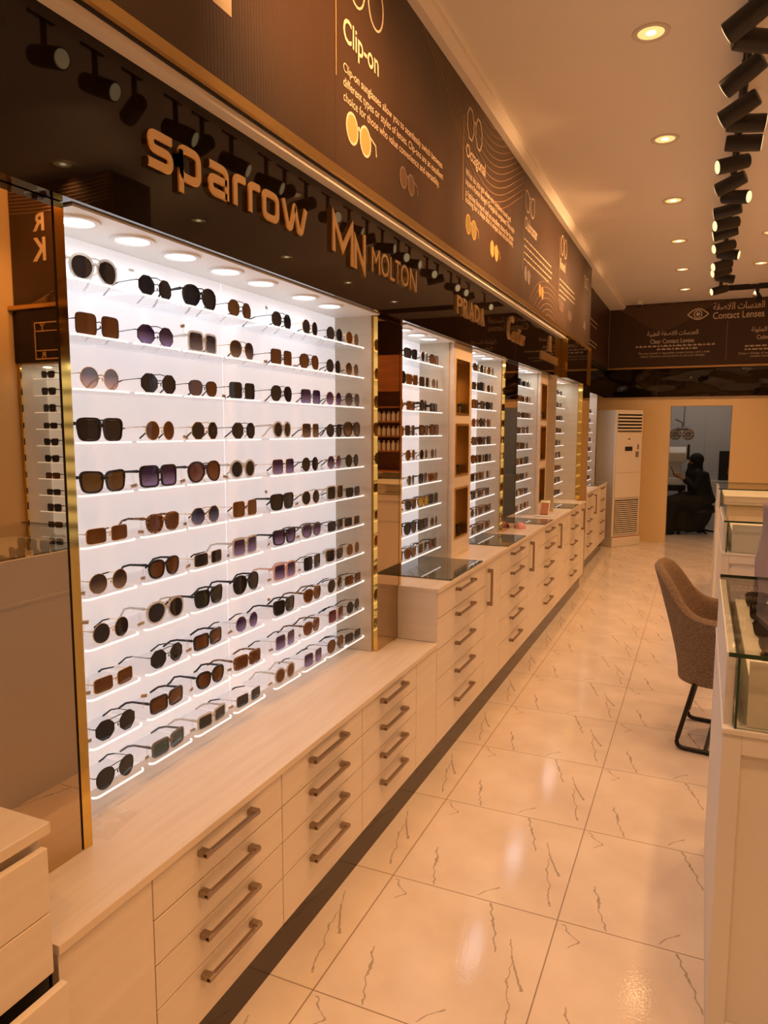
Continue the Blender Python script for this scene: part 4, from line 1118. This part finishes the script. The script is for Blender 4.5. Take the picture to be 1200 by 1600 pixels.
# ------------------------------------------------------------------ glass display counters on the right
def display_counter(x0, x1, y0, y1, label, drawers=False):
    t = thing('display_counter', label, 'counter', ((x0 + x1) / 2, (y0 + y1) / 2, 0), 'glass topped display counters')
    B(x0 + .012, y0 + .014, 0, x1, y1, .885).build('body', 'white_panel', t)
    m = MB().box(x0, y0, 0, x0 + .045, y0 + .014, .885).box(x1 - .05, y0, 0, x1, y0 + .014, .885).box(x0 + .045, y0, .835, x1 - .05, y0 + .014, .885).box(x0 + .045, y0, 0, x1 - .05, y0 + .014, .09)
    m.box(x0 + .22, y0 + .004, .09, x0 + .245, y0 + .014, .62).box(x0 + .245, y0 + .004, .60, x1 - .05, y0 + .014, .62)
    m.box(x0, y0 + .014, 0, x0 + .012, y1, .885)
    m.build('front_frame', 'white_panel', t, bevel=.002)
    B(x0 - .002, y0 - .004, .885, x1, y1, .90).build('ledge', 'white_panel', t, bevel=.002)
    B(x0 + .002, y0 + .03, .90, x0 + .022, y1 - .01, 1.088).build('side_board', 'white_panel', t)
    B(x0 + .030, y0 + .006, .90, x1, y0 + .014, 1.090).build('front_pane', 'case_glass', t)
    B(x0 + .0265, y0 + .003, .90, x0 + .0318, y0 + .016, 1.090).build('pane_edge', 'glass_edge', t)
    B(x0 + .024, y0 + .014, .90, x0 + .030, y1 - .01, 1.090).build('side_pane', 'case_glass', t)
    B(x0 + .004, y0 - .010, 1.090, x1 + .02, y1 + .03, 1.100).build('glass_top', 'case_glass', t)
    B(x0 + .004, y0 - .0125, 1.0895, x1 + .02, y0 - .010, 1.1005).build('glass_top_edge', 'glass_edge', t)
    B(x0 + .004, y1 + .03, 1.0895, x1 + .02, y1 + .0325, 1.1005).build('glass_top_edge', 'glass_edge', t)
    bl = MB().box(x0 + .055, y0 + .040, .902, x1 - .02, y1 - .06, 1.028).build('display_block', 'white_panel', t, bevel=.003)
    if not drawers: B(x0 + .055, y0 + .024, .902, x1 - .02, y0 + .038, 1.074).build('front_board', 'white_panel', t)
    if drawers:
        for z0, z1 in ((.905, .965), (.968, 1.026)):
            d = B(x0 + .06, y0 + .028, z0, x1 - .03, y0 + .035, z1).build('drawer', 'laminate', t)
            q = MB().box((x0 + x1) / 2 - .08, y0 + .012, z0 + .03, (x0 + x1) / 2 + .08, y0 + .028, z0 + .038)
            q.build('handle', 'handle_bronze', d)
    return t
display_counter(.080, 1.08, 1.950, 2.98, 'near white display counter with green edged glass top, lower right')
display_counter(.135, 1.10, 4.86, 5.88, 'middle white display counter beyond the tweed chair')
display_counter(.150, 1.15, 7.55, 8.45, 'far display counter with small drawers under its glass top', True)
k = 0
for r, y in enumerate((2.06, 2.22, 2.40, 2.60, 2.80)):
    for c, x in enumerate((.235, .40, .57)):
        sunglasses(rng.choice(['kdWa', 'tdWa', 'kdSa', 'bdPa', 'kdNa']), (x, y, 1.0285), -pi / 2 + rng.uniform(-.3, .3), '%s in row %s, near counter glass' % (ORD[c], ['one', 'two', 'three', 'four', 'five'][r]), 'sunglasses in the near counter', 0)

# ------------------------------------------------------------------ tweed tub chair
def tub_chair(cx, cy):
    t = thing('tub_chair', 'brown tweed tub chair on black sled legs', 'chair', (cx, cy, 0))
    N, Mv = 40, 10; inner, outer = [], []
    A0 = R(118)
    def top(a):
        q = abs(a) / A0
        return .935 - .235 * (1 / (1 + exp(-(q - .42) * 13))) - .02 * q
    def rad(a, v):                                   # plan radius: squarish tub, leaning outward with height
        base = .225 + .035 * v
        return base
    rows = []
    for i in range(N + 1):
        a = -A0 + 2 * A0 * i / N; h = top(a)
        q = abs(a) / A0
        for side, dr in ((1, 0.0), (0, -.048)):
            col = []
            for j in range(Mv + 1):
                v = j / Mv; z = .352 + (h - .352) * v
                lean = .10 * max(0, (z - .42) / .5) ** 1.25 * max(0, cos(a * .75)) ** 1.2
                r = .218 + .050 * v + dr
                # superellipse plan
                ca, sa = -cos(a), sin(a)
                x = math.copysign(abs(ca) ** .72, ca) * r * 1.04 - lean * .9; y = math.copysign(abs(sa) ** .72, sa) * (r + .012)
                if q > .72: x = x + (q - .72) * .42
                col.append((cx + x, cy + y, z))
            (outer if side else inner).append(col)
    m = MB(); v = []; f = []
    prof_n = 2 * (Mv + 1) + 3
    for i in range(N + 1):
        o, n_ = outer[i], inner[i]
        tm = [(o[-1][k] * (1 - u) + n_[-1][k] * u) for u in (.25, .5, .75) for k in range(3)]
        caps = [(tm[0], tm[1], tm[2] + .016), (tm[3], tm[4], tm[5] + .022), (tm[6], tm[7], tm[8] + .016)]
        v += o + caps + n_[::-1]
    for i in range(N):
        for j in range(prof_n - 1):
            f.append((i * prof_n + j, (i + 1) * prof_n + j, (i + 1) * prof_n + j + 1, i * prof_n + j + 1))
        f.append((i * prof_n + prof_n - 1, (i + 1) * prof_n + prof_n - 1, (i + 1) * prof_n, i * prof_n))
    f.append(tuple(range(prof_n))); f.append(tuple(N * prof_n + k for k in range(prof_n - 1, -1, -1)))
    o = m.add(v, f).build('shell', 'tweed', t, smooth=True)
    m = MB(); P = [(cx + .23 * math.copysign(abs(cos(u)) ** .6, cos(u)) + .03, cy + .20 * math.copysign(abs(sin(u)) ** .6, sin(u))) for u in [2 * pi * k / 28 for k in range(28)]]
    m.prism(P, 'z', .345, .48)
    m.build('seat', 'tweed', t, bevel=.025)
    for s in (-1, 1):
        y = cy + s * .225
        P = [Vector(q) for q in [(cx - .125, cy + s * .215, .36), (cx - .205, y, .0125), (cx + .21, y, .0125), (cx + .15, cy + s * .19, .36)]]
        Q = [P[0]]
        for i_ in (1, 2):
            a_, p_, b_ = P[i_ - 1], P[i_], P[i_ + 1]; e0 = p_ + (a_ - p_).normalized() * .05; e1 = p_ + (b_ - p_).normalized() * .05
            Q += [e0 * (1 - u) ** 2 + p_ * 2 * u * (1 - u) + e1 * u * u for u in (0, .2, .4, .6, .8, 1)]
        Q.append(P[3])
        MB().tube(Q, .0115, 10).build('sled_leg', 'black_metal', t, smooth=True)
    MB().tube([(cx - .06, cy - .225, .0125), (cx - .06, cy + .225, .0125)], .0105, 10).build('crossbar', 'black_metal', t, smooth=True)
    return t
ch = tub_chair(.165, 4.095); ch.rotation_euler = (0, 0, -.10)

# ------------------------------------------------------------------ floor-standing air conditioner
def air_conditioner():
    c = Vector((-1.12, 10.50)); d = Vector((.61, .79)).normalized(); b_ = Vector((-.79, .61)).normalized()
    t = bpy.data.objects.new('air_conditioner', None); COL.objects.link(t)
    tag(t, 'tall beige floor-standing air conditioner in the far corner', 'air conditioner')
    t.location = (c.x, c.y, 0); t.rotation_euler = (0, 0, math.atan2(d.y, d.x))
    # local: x along the front, y into the unit (front faces -y)
    W, Dp, Ht = .54, .36, 1.93
    def part(m, name, mat_, bevel=0, parent=t): return m.build(name, mat_, parent, bevel=bevel, rel=False)
    part(B(0, .012, .13, W, Dp, Ht), 'body', 'ac_plastic', .012)
    part(B(-.01, -.01, 0, W + .01, Dp, .13), 'base', 'ac_plastic', .01)
    part(B(.0, .004, .128, W, .012, .140), 'base_joint', 'photo_red')
    part(B(.02, 0, .70, W - .02, .012, 1.05), 'lower_panel', 'ac_plastic', .004)
    f = part(MB().box(.02, 0, 1.052, W - .02, .012, 1.60), 'control_panel', 'ac_plastic', .004)
    part(B(.19, -.004, 1.36, .33, .001, 1.42), 'display', 'black_matt', 0, f)
    part(B(.245, -.003, 1.52, .285, .001, 1.535), 'badge', 'black_matt', 0, f)
    part(MB().box(.40, -.004, 1.27, .46, .001, 1.35).box(.43, -.004, 1.38, .46, .001, 1.45), 'keypad', 'print_grey', 0, f)
    q = part(B(.05, .004, 1.63, W - .03, .014, 1.895), 'outlet_recess', 'gap_dark')
    for k in range(6):
        part(MB().prism([(-.004, 1.645 + k * .046), (-.004, 1.662 + k * .046), (.006, 1.668 + k * .046), (.006, 1.651 + k * .046)], 'x', .045, W - .025), 'outlet_louvre', 'ac_plastic')
    part(B(.04, .004, .175, W - .04, .013, .665), 'intake_recess', 'gap_dark')
    for k in range(17):
        part(B(.035, -.002, .180 + k * .0285, W - .035, .006, .195 + k * .0285), 'intake_slat', 'ac_plastic')
air_conditioner()

# ------------------------------------------------------------------ small things on the worktops
def pt(n_, lab, cat, loc, m, mat_, group=None, **kw):
    o = m.build(n_, mat_, **kw); v = Vector(loc); o.data.transform(Matrix.Translation(-v)); o.location = v
    return tag(o, lab, cat, group)
m = MB(); g = []; r_ = random.Random(5)
NX, NY = 9, 6
for lay in (0, 1):
    for i in range(NX):
        for j in range(NY):
            u, w2 = i / (NX - 1), j / (NY - 1); e = min(u, 1 - u, w2, 1 - w2)
            z = .6562 + (r_.uniform(.002, .014) if lay and e > 0 else .0006 * lay)
            g.append((-1.275 - .10 * w2 - .03 * u, 1.235 + .135 * u - .02 * w2, z))
f = []
for lay in (0, 1):
    for i in range(NX - 1):
        for j in range(NY - 1):
            a = lay * NX * NY + i * NY + j; f.append((a, a + 1, a + NY + 1, a + NY))
o = m.add(g, f).build('plastic_bag', 'film'); tag(o, 'empty clear plastic bag lying on the low worktop by the gold edge', 'plastic bag')
pt('powder_puff', 'small pink dome shaped puff beside the second mirror column', 'puff', (-1.235, 5.33, .913), MB().lathe([(0, .045), (.017, .043), (.034, .033), (.044, .016), (.046, .001), (0, .001)], (-1.235, 5.33, .913), seg=24), 'pink', smooth=True)
t = thing('tilted_frame', 'small tilted brown picture stand on the tall worktop', 'picture stand', (-1.22, 6.20, .913))
m = MB().prism([(6.13, .926), (6.14, .926), (6.225, 1.045), (6.215, 1.045)], 'x', -1.26, -1.18); m.build('frame', 'brass_brushed', t)
m = MB().prism([(6.1285, .935), (6.1305, .935), (6.213, 1.038), (6.211, 1.038)], 'x', -1.252, -1.188); m.build('picture', 'photo_red', t)
B(-1.29, 6.08, .913, -1.15, 6.30, .926).build('base', 'white_panel', t, bevel=.003)

# ------------------------------------------------------------------ people
def fused(name, mb, m_, voxel, parent, smooth_it=4, subs=None):
    """one continuous surface grown from overlapping limbs"""
    o = mb.build(name, m_)
    rm = o.modifiers.new('r', 'REMESH'); rm.mode = 'VOXEL'; rm.voxel_size = voxel
    sm = o.modifiers.new('s', 'SMOOTH'); sm.factor = .5; sm.iterations = smooth_it
    dg = bpy.context.evaluated_depsgraph_get(); dg.update()
    me = bpy.data.meshes.new_from_object(o.evaluated_get(dg))
    old = o.data; o.modifiers.clear(); o.data = me; bpy.data.meshes.remove(old)
    me.polygons.foreach_set('use_smooth', [True] * len(me.polygons)); me.name = name
    if parent: me.transform(Matrix.Translation(-parent.location)); o.parent = parent
    return o
def hand(mb, w, d, side, curl, s=1.0):
    """palm, four unequal bent fingers and a thumb; w wrist, d pointing direction, side = thumb direction"""
    d = Vector(d).normalized(); sd = Vector(side).normalized(); nrm = d.cross(sd).normalized(); w = Vector(w)
    mb.tube([w - d * .02 * s, w + d * .03 * s, w + d * .085 * s], [.024 * s, .036 * s, .034 * s], 8, sx=.5 if abs(nrm.z) < .6 else 1.0)
    for k, L in enumerate((.068, .078, .072, .056)):
        b0 = w + d * .08 * s + sd * (.026 - .018 * k) * s
        b1 = b0 + (d * cos(curl * .5) + nrm * sin(curl * .5)) * L * .5 * s; b2 = b1 + (d * cos(curl * 1.3) + nrm * sin(curl * 1.3)) * L * .5 * s
        mb.tube([b0 - d * .015 * s, b1, b2], [.0095 * s, .0085 * s, .007 * s], 6)
    t0 = w + d * .025 * s + sd * .028 * s
    mb.tube([t0, t0 + (d * .6 + sd * .7) * .035 * s, t0 + (d * .95 + sd * .6 + nrm * .3) * .058 * s], [.012 * s, .010 * s, .008 * s], 6)
def head(mb, c, f, s=1.0):
    """skull, jaw, nose, ears; c = centre, f = facing direction (horizontal)"""
    c = Vector(c); f = Vector(f).normalized(); sd = Vector((-f.y, f.x, 0)); u = Vector((0, 0, 1))
    def bl(p, r): mb.lathe_scaled(p, r[0], r[1], r[2], 12, 8)
    bl(c + u * .025 * s - f * .012 * s, (.078 * s, .078 * s, .085 * s)); bl(c - u * .04 * s + f * .02 * s, (.060 * s, .060 * s, .070 * s))
    bl(c - u * .088 * s + f * .038 * s, (.026 * s, .026 * s, .024 * s))
    mb.tube([c + f * .075 * s + u * .012 * s, c + f * .098 * s - u * .030 * s, c + f * .078 * s - u * .036 * s], [.008 * s, .012 * s, .010 * s], 6)
    mb.tube([c + f * .078 * s - u * .064 * s - sd * .018 * s, c + f * .084 * s - u * .062 * s, c + f * .078 * s - u * .064 * s + sd * .018 * s], [.006 * s] * 3, 6)
    for k in (-1, 1): bl(c + sd * .078 * s * k - u * .01 * s - f * .01 * s, (.014 * s, .012 * s, .028 * s))
    mb.tube([c - u * .06 * s - f * .01 * s, c - u * .16 * s - f * .02 * s], [.050 * s, .055 * s], 10)
# seated woman in black at the examination desk, seen from her left side, facing left
wy = 12.42
t = thing('person', 'seated person in black robe, head scarf and face veil using a phone', 'person', (-.05, wy, 0))
hc = (-.115, wy, 1.165)
m = MB(); head(m, hc, (-1, -.45, 0)); 
m.tube([(-.06, wy, 1.02), (-.04, wy, .80), (-.01, wy, .52)], [.10, .12, .14], 12)
for s in (-1, 1):
    m.tube([(-.05, wy + s * .15, .98), (-.07, wy + s * .19, .76), (-.26, wy + s * .10, .885), (-.30, wy + s * .07, .91)], [.045, .042, .034, .026], 10)
    m.tube([(-.01, wy + s * .10, .53), (-.40, wy + s * .12, .53), (-.43, wy + s * .12, .10), (-.52, wy + s * .12, .045)], [.085, .065, .045, .04], 10)
hand(m, (-.305, wy - .07, .915), (-.8, .1, .55), (0, .6, .5), .9); hand(m, (-.305, wy + .07, .905), (-.9, -.15, .3), (0, -.5, .6), .8)
bd = fused('body', m, 'skin', .007, t, 3)
m = MB()
m.tube([(-.05, wy, 1.06), (-.055, wy, .98), (-.035, wy, .80), (.0, wy, .62), (.03, wy, .48)], [.10, .165, .175, .19, .22], 16)
for s in (-1, 1):
    m.tube([(-.045, wy + s * .12, 1.01), (-.05, wy + s * .165, .97), (-.07, wy + s * .205, .76), (-.24, wy + s * .115, .875)], [.075, .075, .07, .055], 12)
    m.tube([(.02, wy + s * .10, .52), (-.25, wy + s * .12, .53), (-.40, wy + s * .13, .50), (-.46, wy + s * .14, .28), (-.52, wy + s * .15, .05)], [.16, .14, .13, .14, .17], 14)
m.tube([(-.42, wy, .50), (-.46, wy, .28), (-.48, wy, .06)], [.14, .16, .19], 14)
m.tube([(.03, wy, .50), (.0, wy, .30), (-.1, wy, .07)], [.19, .17, .15], 14)
m.tube([(-.20, wy, .50), (-.24, wy, .30), (-.27, wy, .06)], [.17, .19, .21], 14)
for i_, p in enumerate(m.v): 
    if p[2] < .012: m.v[i_] = (p[0], p[1], .012)
rb = fused('robe', m, 'abaya', .016, t, 6)
m = MB(); hcv = Vector(hc); fd = Vector((-1, -.45, 0)).normalized(); sdv = Vector((-fd.y, fd.x, 0))
m.lathe_scaled(hcv + Vector((0, 0, .028)) - fd * .034, .112, .112, .106, 16, 10)
for k in (-1, 1): m.lathe_scaled(hcv + sdv * .080 * k - Vector((0, 0, .012)) - fd * .014, .034, .034, .050, 10, 8)
m.tube([hcv - fd * .045 + Vector((0, 0, .02)), hcv - fd * .04 - Vector((0, 0, .10)), hcv - fd * .01 - Vector((0, 0, .22))], [.085, .095, .15], 14)
fused('head_scarf', m, 'abaya', .010, t, 4)
m = MB(); m.lathe_scaled(hcv + fd * .040 - Vector((0, 0, .068)), .066, .066, .060, 12, 8); m.tube([hcv + fd * .03 - Vector((0, 0, .08)), hcv + fd * .02 - Vector((0, 0, .2))], [.07, .11], 12)
fused('face_veil', m, 'abaya', .010, t, 3)
m = MB()
for k in (-1, 1): m.lathe_scaled(hcv + fd * .069 + sdv * .030 * k + Vector((0, 0, .008)), .012, .012, .007, 8, 6)
m.build('eyes', 'hair_dark', t)
ph = B(-.016, -.035, -.07, -.008, .035, .07); o = ph.build('mobile_phone', 'black_matt'); o.location = (-.42, wy - .050, 1.02); o.rotation_euler = (0, R(-25), R(8))
tag(o, 'dark mobile phone held by the seated person', 'phone')
# standing person at the right edge, mostly outside the frame
px, py = .462, 3.43
t = thing('person', 'standing person in a loose mauve robe at the right edge behind the counter', 'person', (px, py, 0))
m = MB(); head(m, (px + .02, py, 1.52), (.35, -1, 0))
m.tube([(px, py, 1.36), (px, py, 1.15), (px, py, .95)], [.10, .12, .13], 12)
for s in (-1, 1):
    m.tube([(px + s * .165, py, 1.33), (px + s * .195, py + .01, 1.08), (px + s * .19, py - .03, .86)], [.045, .04, .03], 10)
    m.tube([(px + s * .08, py, .95), (px + s * .085, py, .50), (px + s * .085, py, .09)], [.08, .06, .04], 10)
    m.tube([(px + s * .085, py + .03, .045), (px + s * .09, py - .14, .035)], [.04, .032], 8)
    hand(m, (px + s * .19, py - .035, .85), (0, -.1, -1), (-s, -.3, 0), .35)
fused('body', m, 'skin', .008, t, 3)
m = MB()
m.tube([(px, py, 1.43), (px, py, 1.36), (px, py, 1.15), (px, py, .95), (px, py, .6), (px, py, .06)], [.06, .125, .155, .17, .215, .27], 18)
for s in (-1, 1): m.tube([(px + s * .10, py, 1.365), (px + s * .162, py, 1.325), (px + s * .172, py + .01, 1.10), (px + s * .165, py - .03, .89)], [.06, .062, .066, .072], 12)
fused('robe', m, 'robe_mauve', .012, t, 4)
m = MB(); m.lathe_scaled((px + .015, py + .02, 1.555), .098, .098, .10, 14, 10); m.tube([(px + .01, py + .03, 1.52), (px, py + .04, 1.40), (px, py + .03, 1.33)], [.09, .10, .13], 14)
fused('head_scarf', m, 'robe_mauve', .010, t, 4)

# ------------------------------------------------------------------ examination room
lamp('AREA', (-.2, 12.6, 2.85), P_EXAM, (1.0, .82, .69), (-.2, 12.6, 0), 1.2, name='examination_lamp')
t = thing('desk', 'examination desk with a white top and dark front', 'desk', (-1.2, 12.9, 0))
B(-2.1, 12.70, .755, -.22, 13.40, .785).build('top', 'white_plastic', t, bevel=.004)
B(-2.1, 12.72, .66, -.24, 13.38, .755).build('apron', 'black_matt', t)
for x in (-2.05, -.34):
    for y in (12.76, 13.30): B(x, y, 0, x + .05, y + .05, .66).build('leg', 'black_metal', t)
t = thing('eye_tester', 'white tabletop eye testing machine on the desk', 'machine', (-.45, 13.0, .785))
m = MB().prism([(12.82, 1.12), (13.18, 1.12), (13.20, 1.36), (12.88, 1.38), (12.80, 1.28)], 'x', -.72, -.24); m.build('head', 'white_plastic', t, bevel=.02)
MB().prism([(12.9, .87), (13.1, .87), (13.08, 1.13), (12.92, 1.13)], 'x', -.60, -.32).build('column', 'white_plastic', t, bevel=.01)
B(-.70, 12.75, .786, -.16, 13.25, .87).build('base', 'white_plastic', t, bevel=.015)
B(-.235, 12.86, 1.17, -.20, 13.1, 1.42).build('viewer', 'black_matt', t, bevel=.01)
MB().tube([(-.22, 12.8, .87), (-.22, 12.8, .96)], [.022, .028], 12).build('joystick', 'black_matt', t)
t = thing('phoropter', 'hanging round lens phoropter on an arm in the examination room', 'phoropter', (-.33, 13.3, 1.60))
m = MB()
for s in (-1, 1):
    m.tube([(-.34 + s * .10, 13.28, 1.58), (-.34 + s * .10, 13.33, 1.58)], .095, 20)
m.tube([(-.44, 13.30, 1.68), (-.24, 13.30, 1.68)], .03, 10)
m.build('lens_head', 'print_grey', t)
for s in (-1, 1):
    m = MB()
    for k in range(8): a = 2 * pi * k / 8; m.tube([(-.34 + s * .10 + .062 * cos(a), 13.262, 1.58 + .062 * sin(a)), (-.34 + s * .10 + .062 * cos(a), 13.28, 1.58 + .062 * sin(a))], .016, 10)
    m.build('lens_dial', 'frame_s', t)
MB().tube([(-.34, 13.31, 1.68), (-.34, 13.31, 1.78), (-.45, 13.31, 1.84)], .018, 8).build('bracket', 'print_grey', t)
MB().tube([(-.32, 13.33, 1.70), (-.30, 13.33, 2.88)], .012, 8).build('hanging_rod', 'print_grey', t)
MB().tube([(-.9, 13.3, 2.02), (-.45, 13.3, 2.10)], [.03, .018], 8).build('arm', 'print_grey', t)
t = thing('picture_frame', 'black framed picture standing on a low cabinet in the examination room', 'picture', (.42, 13.6, .78))
B(.26, 13.58, .80, .60, 13.62, 1.30).build('frame', 'black_matt', t)
m = MB().prism([(.40, .92), (.50, .90), (.52, 1.02), (.44, 1.12), (.41, 1.0)], 'y', 13.574, 13.58); m.build('picture', 'print_orange', t)
t = thing('side_cabinet', 'low white cabinet under the framed picture', 'cabinet', (.5, 13.6, 0))
B(.15, 13.4, 0, 1.0, 13.84, .80).build('body', 'white_plastic', t, bevel=.004)
t = thing('stool', 'black swivel stool under the seated person', 'stool', (.03, wy, 0))
MB().lathe([(0, .36), (.19, .36), (.20, .39), (.19, .42), (0, .42)], (.03, wy, 0), seg=24).build('seat', 'black_matt', t, smooth=True)
MB().tube([(.03, wy, .05), (.03, wy, .37)], .028, 12).build('post', 'black_metal', t)
for k in range(5):
    a = 2 * pi * k / 5; MB().tube([(.03, wy, .075), (.03 + .26 * cos(a), wy + .26 * sin(a), .05)], [.022, .014], 8).build('foot', 'black_metal', t)

# ------------------------------------------------------------------ right side of the shop (seen in the bronze mirrors)
struct(B(2.165, 3.45, 0, XR, 4.4, ZC).build('wall_side', 'wall_paint'), 'beige pier on the right side of the shop')
struct(B(1.25, 3.90, 2.139, 2.163, 4.3, 2.52).build('trim_13', 'black_gloss'), 'black sign board over the right display')
struct(B(1.25, 3.86, 2.522, 2.163, 3.90, 2.55).build('trim_14', 'brass_brushed'), 'brass edge over the right sign board')
struct(B(1.25, 3.93, 2.552, 2.163, 4.3, 3.40).build('trim_15', 'gap_dark'), 'bulkhead behind the right banner')
t = thing('printed_banner', 'brown banner with large letters R and K, seen in the left mirror', 'banner', (1.7, 3.92, 2.56), 'brown printed banners above the sign board')
B(1.25, 3.915, 2.553, 2.162, 3.929, 3.40).build('cloth', 'banner', t)
on_back(text_mesh('R', .115, .125, bold=.03), 1.81, 3.9135, 3.07).build('printed_letter', 'print_cream', t)
on_back(text_mesh('K', .135, .165, bold=.03), 1.805, 3.9135, 2.86).build('printed_letter', 'print_cream', t)
m = MB()
for i in range(7): m.stroke([(1.27 + .89 * j / 20, 3.22 + i * .025 - .02 * sin(j / 20 * pi)) for j in range(21)], .006, 3.9130, 3.9138, plane='xz')
for i in range(5): m.stroke([(1.45 + .1 * i, 2.556), (1.9 + .05 * i - .02, 2.556), ] if False else [(1.55 + .07 * i, 2.70 - .02 * i), (1.98 - .04 * i, 2.56)], .008, 3.9130, 3.9138, plane='xz')
m.build('printed_lines', 'print_line', t)
t = thing('shop_sign', 'outlined box sign with letters Y and R on the right black board', 'sign', (1.85, 3.9, 2.3))
m = MB().stroke([(1.62, 2.16), (1.93, 2.16), (1.93, 2.42), (1.62, 2.42)], .008, 3.89, 3.90, True, 'xz').stroke([(1.62, 2.22), (1.93, 2.22)], .006, 3.89, 3.90, plane='xz').stroke([(1.62, 2.36), (1.93, 2.36)], .006, 3.89, 3.90, plane='xz')
m.build('outline', 'letter_gold', t)
on_back(text_mesh('Y', .05, .045, .008), 1.83, 3.891, 2.368).build('letter', 'letter_gold', t)
on_back(text_mesh('R', .045, .042, .008), 1.83, 3.891, 2.168).build('letter', 'letter_gold', t)
t = thing('display_bay', 'lit display bay on the right side, seen in the left mirror', 'display bay', (1.7, 4.2, .7))
B(1.25, 4.16, .70, 2.160, 4.18, 2.136).build('back_panel', 'luminous', t)
B(2.14, 3.93, .70, 2.162, 4.158, 2.136).build('side_panel', 'niche_white', t)
B(2.135, 3.918, .70, 2.164, 3.929, 2.136).build('gold_trim', 'gold', t)
B(1.25, 3.93, .62, 2.162, 4.18, .70).build('worktop', 'worktop_laminate', t)
B(1.25, 3.98, 0, 2.162, 4.18, .62).build('base_panel', 'laminate', t)
B(1.25, 3.93, 2.125, 2.14, 4.16, 2.137).build('top_panel', 'niche_white', t)
for j, x in enumerate((1.5, 1.75, 2.0)): small_light(x, 4.05, 2.125, 'round white light in the right side display bay, %s from the left' % ORD[j], .8)
for r in range(11):
    z = .757 + .1275 * (10 - r)
    sh = thing('acrylic_shelf', 'long clear acrylic shelf, %s down in the right side bay' % ORD[r], 'shelf', (1.7, 4.03, z - .006), 'acrylic shelves in the right side bay')
    B(1.27, 4.022, z - .006, 2.12, 4.158, z).build('plate', 'acrylic', sh)
    B(1.27, 4.018, z - .006, 2.12, 4.022, z).build('polished_edge', 'acrylic_edge_glow', sh)
    for c, x in enumerate((1.80, 1.985)):
        sunglasses(rng.choice(['kdTa', 'kdSa', 'kdWa', 'kdRw', 'bnTa', 'kqNa']), (x, 4.03, z + .0003), -pi / 2 + rng.uniform(-.1, .1), '%s on %s shelf down, right side bay' % (ORD[c], ORD[r]), 'sunglasses in the right side bay', 1)
# wooden shelf unit with white bottles
t = thing('wooden_shelf', 'brown wooden shelf unit with rows of white bottles, seen in a mirror', 'shelf unit', (1.3, 8.8, 1.1))
m = MB().box(.98, 8.98, 1.10, 1.62, 9.0, 2.62).box(.98, 8.62, 1.10, 1.0, 8.98, 2.14).box(1.60, 8.62, 1.10, 1.62, 8.98, 2.14)
for z in (1.10, 1.36, 1.55, 1.74, 1.93): m.box(1.0, 8.63, z, 1.60, 8.98, z + .018)
m.build('carcass', 'shelf_wood', t)
B(.98, 8.60, 2.14, 1.62, 8.98, 2.60).build('pelmet', 'shelf_wood', t)
for r, z in enumerate((1.378, 1.568, 1.758)):
    for c in range(8):
        x = 1.04 + .068 * c
        if r == 0 and c > 4: continue
        pt('lens_solution_bottle', 'white bottle, %s on the %s wooden shelf' % (ORD[c], ['lowest', 'middle', 'upper'][r]), 'bottle', (x, 8.68, z), MB().lathe([(0, .001), (.026, .001), (.027, .01), (.027, .095), (.012, .11), (.012, .13), (0, .13)], (x, 8.68, z), seg=14), 'bottle_white', 'white bottles on the wooden shelf', smooth=True)
for c in range(3):
    x = 1.385 + .065 * c
    pt('lens_box', 'small grey blue box, %s on the lowest bottle shelf' % ORD[c], 'box', (x, 8.70, 1.378), B(x - .029, 8.66, 1.3785, x + .029, 8.74, 1.50), 'box_blue', 'boxes on the wooden shelf', bevel=.002)
t = thing('drawer_cabinet', 'pale drawer counter under the wooden bottle shelf', 'cabinet', (1.3, 8.7, 0))
B(.98, 8.50, 0, 1.62, 8.98, 1.098).build('body', 'laminate', t)
for z0, z1 in ((.86, 1.08), (.62, .85)):
    d = B(.99, 8.482, z0, 1.61, 8.50, z1).build('drawer', 'laminate', t, bevel=.002)
    MB().box(1.15, 8.455, z1 - .06, 1.45, 8.465, z1 - .048).box(1.15, 8.465, z1 - .06, 1.16, 8.482, z1 - .048).box(1.44, 8.465, z1 - .06, 1.45, 8.482, z1 - .048).build('handle', 'handle_bronze', d)
